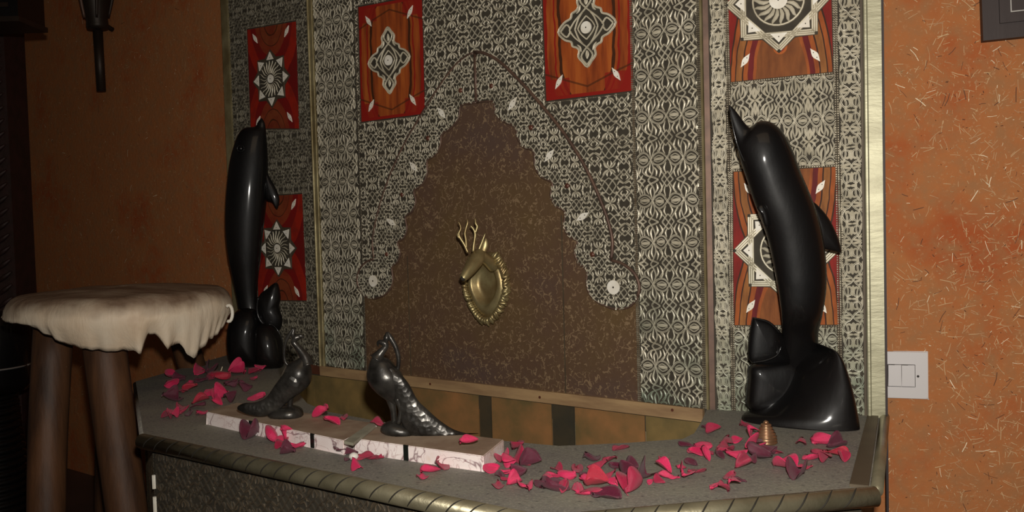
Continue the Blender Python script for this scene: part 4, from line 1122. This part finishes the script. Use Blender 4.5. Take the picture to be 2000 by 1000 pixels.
for L_, tines in (([(914, 494), (907, 478), (899, 465), (896, 456), (900, 445), (895, 432)], [[(911, 485), (910, 468), (908, 455), (913, 436), (912, 428)], [(901, 467), (895, 462), (893, 455)]]),
                  ([(924, 492), (926, 474), (928, 458), (925, 448), (919, 441)], [[(928, 455), (932, 443), (929, 436), (928, 426)]])):
    m = MB(); m.add(*tube([P(a, b, Za) for a, b in L_], [.0036, .0032, .003, .0026, .002, .001][:len(L_)], 8, 4))
    for tn in tines: m.add(*tube([P(a, b, Za) for a, b in tn], [.0028] * (len(tn) - 1) + [.0009], 8, 4))
    m.link('antler', MT['deerbrass'], dh, True)
join([tube([P(a, b, Zp - .06) for a, b in ((934, 491), (941, 474), (948, 455))], [.004, .003, .001], 8, 4)]).link('antler', MT['deerbrass'], dh, True)
join([pillow([(938, 492), (944, 472), (950, 466), (954, 478), (950, 492), (944, 500)], (946, 484), Zp - .055, .003, 4, 3)]).link('ear', MT['deerbrass'], dh, True)

# ================================================================== BRASS COIL BELL
bc = PZ(1503, 871, DECK)
bl = thing('coiled_bell', bc + Vector((0, .018, 0)), 'small copper coil-wound bell beside the petals before the right dolphin', 'bell')
c = bc + Vector((0, .018, 0)); m = MB()
prof = []
rs = [.0178, .0172, .0168, .015, .0128, .0105, .0085]
z = 0.0; 
for i, r_ in enumerate(rs):
    hgt = .0046
    for t in (0, .25, .5, .75): prof.append((r_ - .0012 + .0014 * math.sin(PI * t), z + hgt * t))
    z += hgt
prof += [(.006, z), (.002, z + .001)]
m.add(*lathe(prof, 28, c)); m.link('coil_body', MT['coil'], bl, True)
m = MB(); m.add(*lathe([(.003, z), (.0045, z + .002), (.003, z + .004), (.001, z + .005)], 12, c)); m.link('top_knob', MT['coil'], bl, True)

# ================================================================== LIGHT SWITCH
NS = NW
def wr(pxs, n=NS): return [WP.px(a, b, n) for a, b in pxs]
q = wr([(1722, 686), (1811, 687), (1811, 778), (1722, 778)])
u1 = q[1][0]; vtp = q[1][1]; vbt = q[2][1]; u0 = u1 - (vtp - vbt) * 1.02
sw = thing('light_switch', WP.w((u0 + u1) / 2, (vtp + vbt) / 2, NS), 'white double light switch on the orange wall beside the brass post', 'light switch')
def plate(rc, n0, n1, name, mat, par, bev=.001):
    V, F = prism(rc, WP.w, n0, n1); bm = bmesh.new(); vs = [bm.verts.new(v) for v in V]
    for f in F: bm.faces.new([vs[i] for i in f])
    bmesh.ops.dissolve_limit(bm, angle_limit=.02, verts=bm.verts, edges=bm.edges)
    bmesh.ops.bevel(bm, geom=bm.edges[:], offset=bev, segments=2, affect='EDGES'); bmesh.ops.recalc_face_normals(bm, faces=bm.faces)
    bm.verts.index_update(); bm.verts.ensure_lookup_table()
    o = link(name, [v.co for v in bm.verts], [[v.index for v in f.verts] for f in bm.faces], mat, par); bm.free(); return o
plate(rect(u0, u1, vbt, vtp), NS + .0003, NS + .008, 'face_plate', MT['white_plastic'], sw)
g = wr([(1735, 713), (1786, 714), (1786, 755), (1735, 755)], NS + .009)
ga, gb, gc, gd = g[0][0], g[1][0], g[2][1], g[1][1]
m = MB(); m.add(*prism(rect(ga - .0014, gb + .0014, gc - .0014, gd + .0014), WP.w, NS + .008, NS + .0083)); m.link('rocker_recess', MT['dark_line'], sw)
gm = (ga + gb) / 2
for a, b in ((ga, gm - .0006), (gm + .0006, gb)): plate(rect(a, b, gc, gd), NS + .0083, NS + .0105, 'rocker', MT['white_plastic'], sw, .0005)
sp = WP.px(1793, 735, NS + .008); m = MB(); m.add(*disc(WP, sp, .0022, NS + .008, NS + .0088, 12)); m.link('screw', MT['dark_line'], sw)

# ================================================================== PICTURE FRAME
bcr = WP.px(1920, 80, NW + .02)
th = math.radians(1.6)
def fr(u, v, n):
    x = u * math.cos(th) - v * math.sin(th); y = u * math.sin(th) + v * math.cos(th)
    return WP.w(bcr[0] + x, bcr[1] + y, n)
pf = thing('picture_frame', fr(.2, 0, NW), 'dark wooden picture frame at the top right corner of the orange wall', 'picture frame')
FW, FH = .42, .34
def frame_ring(i0, i1, n0, n1, name, mat):
    m = MB()
    for (a, b, c2, d2) in ((i0, FW - i0, i0, i1), (i0, FW - i0, FH - i1, FH - i0), (i0, i1, i1, FH - i1), (FW - i1, FW - i0, i1, FH - i1)):
        m.add(*prism(rect(a, b, c2, d2), fr, n0, n1))
    return m.link(name, mat, pf)
frame_ring(0, .026, NW + .0005, NW + .022, 'outer_frame', MT['frame_wood'])
frame_ring(.026, .034, NW + .0005, NW + .027, 'inner_moulding', MT['frame_wood'])
frame_ring(.034, .045, NW + .0005, NW + .016, 'inner_step', MT['frame_wood'])
frame_ring(.045, .0475, NW + .0005, NW + .012, 'silver_fillet', MT['silver'])
m = MB(); m.add(*prism(rect(.0475, FW - .0475, .0475, FH - .0475), fr, NW + .0005, NW + .008)); m.link('black_mount', MT['frame_wood'], pf)
m = MB(); m.add(*prism(rect(.061, FW - .061, .070, FH - .070), fr, NW + .008, NW + .009)); m.link('picture', MT['paper'], pf)

# ================================================================== STOOL
SZ = 2.10
sc = P(240, 600, SZ); SR = .249
st = thing('stool', (sc.x, sc.y, 0), 'round stool with ragged cream hide stretched over the seat on log legs', 'stool')
V = []; F = []; NA = 320; prf = 22
hem = lambda a: 0.0
HEM_PX = [(16, 612), (30, 628), (60, 642), (95, 664), (140, 679), (200, 688), (235, 684), (252, 684), (266, 695), (274, 676), (285, 653), (299, 652), (318, 684), (330, 676), (346, 672), (360, 690), (373, 703), (385, 688), (402, 668), (430, 642), (452, 616)]
def hem_pt(a): X, Y = sc.x + SR * .94 * math.cos(a), sc.y + SR * .94 * math.sin(a); return 1000 + X / Y * FPX, Y
_fr = [math.radians(x / 4) for x in range(4 * 178, 4 * 372)]
_pp = [hem_pt(a)[0] for a in _fr]; _i0 = int(np.argmin(_pp)); _i1 = int(np.argmax(_pp))
HEM = []
for hx, hy in HEM_PX:
    k_ = min(range(_i0, _i1 + 1), key=lambda q: abs(_pp[q] - hx)); HEM.append((math.degrees(_fr[k_]), P(hx, hy, hem_pt(_fr[k_])[1]).z))
HEM = [(HEM[0][0] - 30, .69)] + HEM + [(HEM[-1][0] + 20, .69)]
print('hem', [(round(a), round(z, 3)) for a, z in HEM])
def hem_z(a):
    # a = 0 towards +x, 270 degrees towards the viewer
    d = math.degrees(a) % 360
    if d < 60: d += 360
    return float(np.interp(d, [h[0] for h in HEM], [h[1] for h in HEM])) + .004 * noise.noise(Vector((math.cos(a) * 14, math.sin(a) * 14, 1)))
for k in range(NA):
    a = 2 * PI * k / NA; hz = hem_z(a)
    Rk = SR * (1 + .02 * noise.noise(Vector((math.cos(a) * 2, math.sin(a) * 2, 5))))
    fold = .006 * noise.noise(Vector((math.cos(a) * 9, math.sin(a) * 9, 2)))
    for j in range(prf):
        t = j / (prf - 1)
        if t < .45:
            r = Rk * .86 * (t / .45); z = .742 - .012 * (t / .45) ** 2 + .004 * noise.noise(Vector((r * 14 * math.cos(a), r * 14 * math.sin(a), 3)))
        elif t < .68:
            q_ = (t - .45) / .23 * PI / 2; r = Rk * (.86 + .14 * math.sin(q_)); z = .730 - .050 * (1 - math.cos(q_))
        else:
            q_ = (t - .68) / .32; r = Rk * (1 - .08 * q_ ** 1.5) + fold * q_ * 1.6 + .0035 * q_ * math.sin(a * 41 + 5 * math.sin(a * 3)); z = .680 + (hz - .680) * q_
        V.append((sc.x + r * math.cos(a), sc.y + r * math.sin(a), z + fold * (.4 if t > .6 else 0)))
for k in range(NA):
    k2 = (k + 1) % NA
    for j in range(prf - 1): F.append((k * prf + j, k * prf + j + 1, k2 * prf + j + 1, k2 * prf + j))
ho = link('hide_cover', V, F, MT['hide'], st, True, origin=(sc.x, sc.y, 0))
sm = ho.modifiers.new('thickness', 'SOLIDIFY'); sm.thickness = .003; sm.offset = -1
tag(ho, 'cream hide cover with stained brown top and torn hem')
m = MB(); m.add(*lathe([(.05, .664), (SR * .82, .664), (SR * .85, .67), (SR * .85, .71), (SR * .78, .72), (.02, .725)], 40, (sc.x, sc.y, 0))); m.link('seat_board', MT['log'], st, True)
def leg(top, bot, r0, r1):
    pts = []
    for i in range(9):
        t = i / 8; p = Vector(top).lerp(Vector(bot), t) + Vector((.004 * math.sin(5 * t + top[0] * 9), .004 * math.cos(4 * t), 0)); pts.append(p)
    return tube(pts, [r0 + (r1 - r0) * i / 8 for i in range(9)], 16)
def bot_at(px, py, Z):   # extend the line to the floor
    return P(px, py, Z)
for (t0, b0, z0, z1, ra, rb) in (((102, 680), (92, 1000), 1.99, 1.93, .042, .038), ((208, 690), (246, 1000), 1.97, 1.94, .046, .042),
                                 ((368, 690), (388, 760), 2.38, 2.44, .036, .036), ((222, 690), (214, 900), 2.33, 2.40, .036, .036)):
    a = P(*t0, z0); b = P(*b0, z1); d = (b - a); s = (a.z - 0.0) / (a.z - b.z); b = a + d * s; a = a - d.normalized() * ((.664 - a.z) / max(.2, -d.normalized().z))* -1
    a = a + (b - a) * 0
    top = a if a.z >= .655 else b + (a - b) * (.664 / a.z)
    m = MB(); m.add(*leg(top, b, ra, rb)); m.link('leg', MT['log'], st, True)
# curled rawhide loop at the right
pts = [P(447 + 7 * math.cos(t), 612 + 16 * math.sin(t), 2.07) for t in np.linspace(-2.2, 2.0, 12)]
join([tube(pts, [.004] * 12, 8)]).link('hide_curl', MT['bone'], st, True)

# ================================================================== LEFT EDGE FURNITURE
pz = P(26, 400, 2.8)
po = thing('carved_post', (pz.x - .08, pz.y, 0), 'dark carved wooden post at the far left edge behind the stool', 'post')
m = MB(); x0 = pz.x
def bxx(m, xa, xb, ya, yb, za, zb, mi=0):
    m.add([(x, y, z_) for z_ in (za, zb) for x, y in ((xa, ya), (xb, ya), (xb, yb), (xa, yb))], [(0, 3, 2, 1), (4, 5, 6, 7), (0, 1, 5, 4), (1, 2, 6, 5), (2, 3, 7, 6), (3, 0, 4, 7)], mi)
bxx(m, x0 - .17, x0 - .004, pz.y, pz.y + .12, 0, 2.2); m.link('shaft', MT['darkwood'], po)
m = MB()
for i in range(54):
    zz = .04 + i * .04
    m.add(*tube([(x0 - .06, pz.y - .001, zz), (x0 - .035, pz.y - .006, zz + .018), (x0 - .015, pz.y - .001, zz + .034)], [.004, .008, .003], 6, 3))
    m.add(*tube([(x0 - .09, pz.y - .001, zz + .034), (x0 - .075, pz.y - .005, zz + .018), (x0 - .06, pz.y - .001, zz)], [.003, .007, .004], 6, 3))
m.link('carving', MT['darkwood'], po, True)
# black capital block at the top-left
lz = P(36, 42, 2.45)
lb = thing('wall_lantern', (lz.x - .06, lz.y, lz.z), 'black box lantern cut off at the top left corner', 'lantern')
m = MB(); bxx(m, lz.x - .16, lz.x, lz.y, lz.y + .14, lz.z + .012, lz.z + .34); m.link('box', MT['black'], lb)
m = MB(); bxx(m, lz.x - .165, lz.x + .005, lz.y - .006, lz.y + .146, lz.z, lz.z + .014); bxx(m, lz.x - .14, lz.x - .025, lz.y - .004, lz.y, lz.z + .04, lz.z + .052); bxx(m, lz.x - .14, lz.x - .025, lz.y - .004, lz.y, lz.z + .075, lz.z + .08); m.link('trim', MT['iron'], lb)
# black ring-turned pedestal
dz_ = 2.5; dc_ = P(-28, 700, dz_)
zt = P(0, 612, dz_).z; zb = P(0, 766, dz_).z; rd = .115
pd = thing('turned_pedestal', (dc_.x, dc_.y, 0), 'black ring-turned lacquer pedestal at the left edge beside the stool', 'pedestal')
m = MB(); m.add(*lathe([(.06, zb), (rd * .9, zb + .004), (rd, zb + .03), (rd, zt - .03), (rd * .95, zt - .008), (rd * .7, zt)], 36, (dc_.x, dc_.y, 0))); m.link('drum', MT['black'], pd, True)
m = MB(); m.add(*tube([(dc_.x + (rd + .0005) * math.cos(t), dc_.y + (rd + .0005) * math.sin(t), zb + .075) for t in np.linspace(0, 2 * PI, 41)], .0025, 6)); m.link('drum_band', MT['silver'], pd, True)
prof = []; zz = 0.0; n = 20
hh = zb / n
for i in range(n):
    rbase = .075 + .032 * (1 - i / n)
    for t in (0, .2, .4, .6, .8): prof.append((rbase - .012 + .014 * math.sin(PI * t) ** .6, (i + t) * hh))
m = MB(); m.add(*lathe(prof, 36, (dc_.x, dc_.y, 0))); m.link('ringed_stem', MT['black'], pd, True)

# ================================================================== SCONCE
NC = .05 + NW
sca = CP.px(193, 60, NC); sk = CP.w(sca[0], sca[1], NC)
so = thing('torch_sconce', CP.w(sca[0], sca[1], NW), 'dark iron torch-shaped wall sconce hanging high on the orange wall, above the stool', 'wall lamp')
yy = sk.y
def pr_at(px0, px1, py): a = P(px0, py, yy); b = P(px1, py, yy); return ((a + b) / 2, (b - a).length / 2)
ps = [pr_at(172, 210, 57), pr_at(170, 211, 50), pr_at(170, 209, 38), pr_at(166, 211, 32), pr_at(158, 214, 5), pr_at(150, 218, -30), pr_at(148, 220, -60)]
join([tube([p[0] for p in ps], [min(p[1], .058) for p in ps], 16)]).link('torch_cup', MT['iron'], so, True)
for k_, (a, b) in enumerate(((165, 30), (189, 30), (212, 30))):
    join([tube([P(a, 34, yy - .05), P(a + (a - 189) * .35, -10, yy - .06), P(a + (a - 189) * .3, -50, yy - .06)], [.004, .006, .004], 8, 4)]).link('cup_rib', MT['copper'] if k_ == 0 else MT['iron'], so, True)
join([tube([P(191, 60, yy), P(198, 178, yy)], [.0155, .0145], 12)]).link('stem', MT['iron'], so, True)
join([tube([P(191, 40, yy), CP.w(sca[0], sca[1] + .01, NW + .001)], .008, 10)]).link('bracket', MT['iron'], so, True)

# ================================================================== PETALS
def petal_mesh(name, seed, mat):
    r = random.Random(seed); nu, nv = 11, 8
    cup = r.choice([.5, 1.2, 2.0, 2.6]) * r.uniform(.8, 1.2); curl = r.uniform(-.2, .6); ruf = r.uniform(.14, .3); wd = r.uniform(.55, .85); ph = r.uniform(0, 6); tw = r.uniform(-.35, .35); pl_ = r.uniform(.0, .12)
    V = []; F = []
    for i in range(nu):
        s = i / (nu - 1); wv = wd * .5 * (math.sin(PI * min(1, .06 + .94 * s ** .8)) ** .62) * (1 if s < .99 else .6)
        for j in range(nv):
            t = j / (nv - 1) * 2 - 1
            x = (s - .5) * (1 - .08 * t * t) + .06 * math.sin(5 * t + ph) * s ** 3
            y = t * wv
            z = cup * y * y * 1.8 + curl * (s - .3) ** 2 + ruf * math.sin(4.2 * s + 6 * t + ph) * (abs(t) ** 2) * s - pl_ * math.cos(2 * PI * t) * .3
            y2 = y * math.cos(tw * s) - z * math.sin(tw * s); z2 = y * math.sin(tw * s) + z * math.cos(tw * s)
            V.append((x, y2, z2))
    for i in range(nu - 1):
        for j in range(nv - 1): F.append((i * nv + j, i * nv + j + 1, (i + 1) * nv + j + 1, (i + 1) * nv + j))
    me = bpy.data.meshes.new(name); me.from_pydata(V, [], F); me.materials.append(mat); me.polygons.foreach_set('use_smooth', [True] * len(F)); me.update()
    return me, V
PROT = {}
for sh in 'bcdr':
    for k in range(11): PROT[(sh, k)] = petal_mesh('petal', 100 + k, PM[sh])
SHN = {'b': 'bright pink', 'c': 'crimson', 'd': 'dark maroon', 'r': 'scarlet'}
HEAP = 'heap near the stool'
PET = {
 ('in the heap between stool and left dolphin', 'left heap of petals'): [
  (327, 738, 'b', 30), (339, 756, 'b', 30), (350, 742, 'd', 26), (389, 728, 'b', 30), (372, 750, 'b', 28), (371, 765, 'r', 26), (358, 768, 'c', 26), (395, 743, 'd', 32), (405, 731, 'd', 28), (428, 739, 'r', 40),
  (461, 731, 'b', 28), (497, 728, 'c', 30), (509, 724, 'b', 22), (498, 743, 'b', 22), (452, 756, 'd', 26), (480, 764, 'd', 24), (500, 778, 'b', 28), (332, 784, 'd', 26), (350, 782, 'd', 24), (392, 786, 'r', 28),
  (410, 771, 'b', 26), (434, 776, 'b', 32), (452, 785, 'd', 24), (425, 789, 'b', 20), (339, 808, 'b', 34), (329, 815, 'c', 28), (354, 804, 'c', 26), (371, 808, 'd', 26), (394, 808, 'b', 24), (384, 795, 'd', 24), (410, 742, 'c', 26), (342, 814, 'b', 24)],
 ('in front of the left marble slab', 'petals before the left slab'): [
  (491, 852, 'd', 34), (538, 859, 'b', 34), (550, 866, 'b', 32), (566, 860, 'b', 40), (576, 875, 'b', 30), (562, 884, 'd', 28), (556, 872, 'c', 30)],
 ('on the left marble slab', 'petals on the left slab'): [
  (627, 814, 'b', 34, BT), (648, 826, 'b', 32, BT), (671, 816, 'c', 30, BT), (640, 820, 'b', 20, BT)],
 ('at the joint of the two marble slabs', 'petals at the slab joint'): [
  (664, 884, 'd', 44), (682, 884, 'd', 30), (712, 893, 'c', 36), (734, 896, 'c', 34), (738, 833, 'c', 26, BT), (697, 916, 'b', 30), (680, 898, 'd', 22)],
 ('below the right marble slab', 'petals below the right slab'): [
  (824, 934, 'b', 38), (842, 920, 'b', 34), (858, 912, 'c', 36), (846, 900, 'c', 30)],
 ('on the tail tip of the right peacock', 'petal on the tail'): [(918, 862, 'b', 34, BT + .012)],
 ('in the clump right of the marble slabs', 'petals right of the slabs'): [
  (1012, 880, 'c', 34), (984, 906, 'b', 34), (998, 911, 'b', 26), (1018, 906, 'c', 34), (1038, 909, 'd', 38), (957, 919, 'b', 28), (978, 932, 'd', 32), (998, 925, 'b', 34), (1014, 930, 'd', 28), (972, 950, 'c', 36), (1004, 944, 'b', 30), (1026, 957, 'b', 40), (990, 940, 'c', 26)],
 ('in the middle clump before the basin', 'petals of the middle clump'): [
  (1070, 938, 'b', 38), (1080, 931, 'b', 36), (1090, 918, 'c', 26), (1105, 932, 'b', 32), (1059, 954, 'd', 30), (1084, 956, 'd', 50), (1103, 958, 'c', 30), (1129, 921, 'c', 30), (1146, 933, 'd', 30), (1129, 956, 'b', 36), (1146, 944, 'b', 28),
  (1167, 946, 'r', 38), (1158, 964, 'c', 40), (1185, 970, 'd', 54), (1196, 944, 'b', 32), (1190, 932, 'c', 26), (1154, 896, 'd', 40), (1166, 914, 'c', 36), (1192, 903, 'c', 28), (1206, 912, 'd', 36), (1213, 876, 'c', 30), (1234, 930, 'd', 34), (1254, 937, 'd', 44), (1242, 959, 'c', 42),
  (1270, 943, 'b', 16), (1140, 966, 'b', 30)],
 ('in the clump between the middle and the copper bell', 'petals left of the bell clump'): [
  (1296, 920, 'b', 34), (1304, 932, 'b', 34), (1299, 903, 'c', 26), (1290, 941, 'c', 24), (1330, 914, 'b', 28), (1334, 931, 'b', 44), (1362, 922, 'c', 38), (1360, 884, 'b', 36), (1374, 875, 'b', 30), (1340, 872, 'd', 30), (1375, 896, 'b', 30), (1385, 886, 'c', 24),
  (1382, 839, 'd', 22), (1393, 845, 'c', 26), (1398, 950, 'b', 32), (1426, 957, 'b', 36), (1415, 962, 'c', 26), (1426, 932, 'c', 32), (1442, 939, 'd', 26), (1350, 905, 'd', 30)],
 ('in the clump around the copper bell', 'petals around the bell'): [
  (1455, 833, 'c', 28), (1420, 867, 'c', 36), (1437, 861, 'b', 30), (1465, 859, 'b', 30), (1415, 881, 'c', 32), (1438, 892, 'b', 36), (1462, 882, 'b', 34), (1485, 897, 'd', 40), (1500, 886, 'd', 32), (1520, 887, 'c', 28), (1452, 912, 'c', 32), (1467, 906, 'd', 28), (1482, 880, 'b', 28), (1480, 868, 'd', 28), (1405, 892, 'd', 26)],
 ('right of the copper bell', 'petals right of the bell'): [
  (1566, 869, 'c', 32), (1615, 866, 'b', 44), (1632, 870, 'd', 38), (1590, 895, 'b', 44), (1611, 901, 'c', 34), (1635, 892, 'r', 40), (1532, 914, 'b', 48), (1557, 930, 'd', 36), (1571, 915, 'c', 28), (1548, 922, 'b', 26), (1604, 885, 'c', 28), (1646, 898, 'c', 26)],
}
ORD = ['leftmost', 'second', 'third', 'fourth', 'fifth', 'sixth', 'seventh', 'eighth', 'ninth', 'tenth', 'eleventh', 'twelfth', 'thirteenth', 'fourteenth']
pr = random.Random(21)
for (place, grp), L in PET.items():
    by = {}
    for e_ in L: by.setdefault(e_[2], []).append(e_)
    for sh, es in by.items():
        es.sort(key=lambda e_: e_[0])
        for idx, e_ in enumerate(es):
            px, py, _, sz = e_[:4]; zb_ = e_[4] if len(e_) > 4 else DECK
            p = PZ(px, py + sz * .08, zb_)
            size = sz * 1.14 * p.y / FPX * pr.uniform(.95, 1.15)
            me, V = PROT[(sh, pr.randrange(11))]
            o = bpy.data.objects.new('flower_petal', me)
            R = Matrix.Rotation(pr.uniform(0, 2 * PI), 3, 'Z') @ Matrix.Rotation(pr.uniform(-.4, .4), 3, 'X') @ Matrix.Rotation(pr.uniform(-.3, .3), 3, 'Y')
            if pr.random() < .22: R = R @ Matrix.Rotation(PI, 3, 'X')
            if pr.random() < .3: R = Matrix.Rotation(pr.uniform(-.3, .3), 3, 'X') @ R
            for _t in range(12):
                zs = [(R @ Vector(v)).z for v in V]
                if max(zs) - min(zs) < .42: break
                R = Matrix.Rotation(pr.uniform(0, 2 * PI), 3, 'Z') @ Matrix.Rotation(pr.uniform(-.8, .8), 3, 'X') @ Matrix.Rotation(pr.uniform(-.7, .7), 3, 'Y')
                if pr.random() < .35: R = R @ Matrix.Rotation(PI, 3, 'X')
            zmin = min((R @ Vector(v)).z for v in V) * size
            sc_ = Matrix.Diagonal((size, size * pr.uniform(.8, 1.1), size)).to_4x4()
            o.matrix_world = Matrix.Translation((p.x, p.y, zb_ - zmin + .0004)) @ R.to_4x4() @ sc_
            COL.objects.link(o)
            m_ = o.modifiers.new('thickness', 'SOLIDIFY'); m_.thickness = .018; m_.offset = 0
            tag(o, (f'{SHN[sh]} petal {place}' if len(es) == 1 else f'{ORD[idx]} {SHN[sh]} petal ' + ('' if idx == 0 else 'from left ') + place), 'petal', 'dried flower petals scattered on the ledge')

# pebble and match
pb = PZ(691, 898, DECK)
m = MB(); V, F = lathe([(.001, 0), (.006, .001), (.008, .005), (.0065, .009), (.002, .0115)], 14, (pb.x, pb.y, DECK + .0002)); m.add(V, F)
tag(m.link('pebble', MT['pebble'], None, True, origin=(pb.x, pb.y, DECK)), 'tiny white pebble beside petals in front of the marble slab joint', 'pebble')
tw = PZ(432, 733, DECK)
m = MB(); m.add(*tube([tw + Vector((-.012, 0, .003)), tw + Vector((0, .002, .012)), tw + Vector((.004, 0, .022))], [.0012, .0014, .001], 6)); m.add(*tube([tw + Vector((-.002, 0, .010)), tw + Vector((.016, 0, .004))], .001, 6))
tag(m.link('twig', MT['straw2'], None, True, origin=tuple(tw)), 'small pale twig among the petals beside the left dolphin', 'twig')
for x in list(bpy.data.objects):
    if x.type == 'MESH' and x.parent is None and 'kind' not in x and 'label' not in x: print('untagged', x.name)
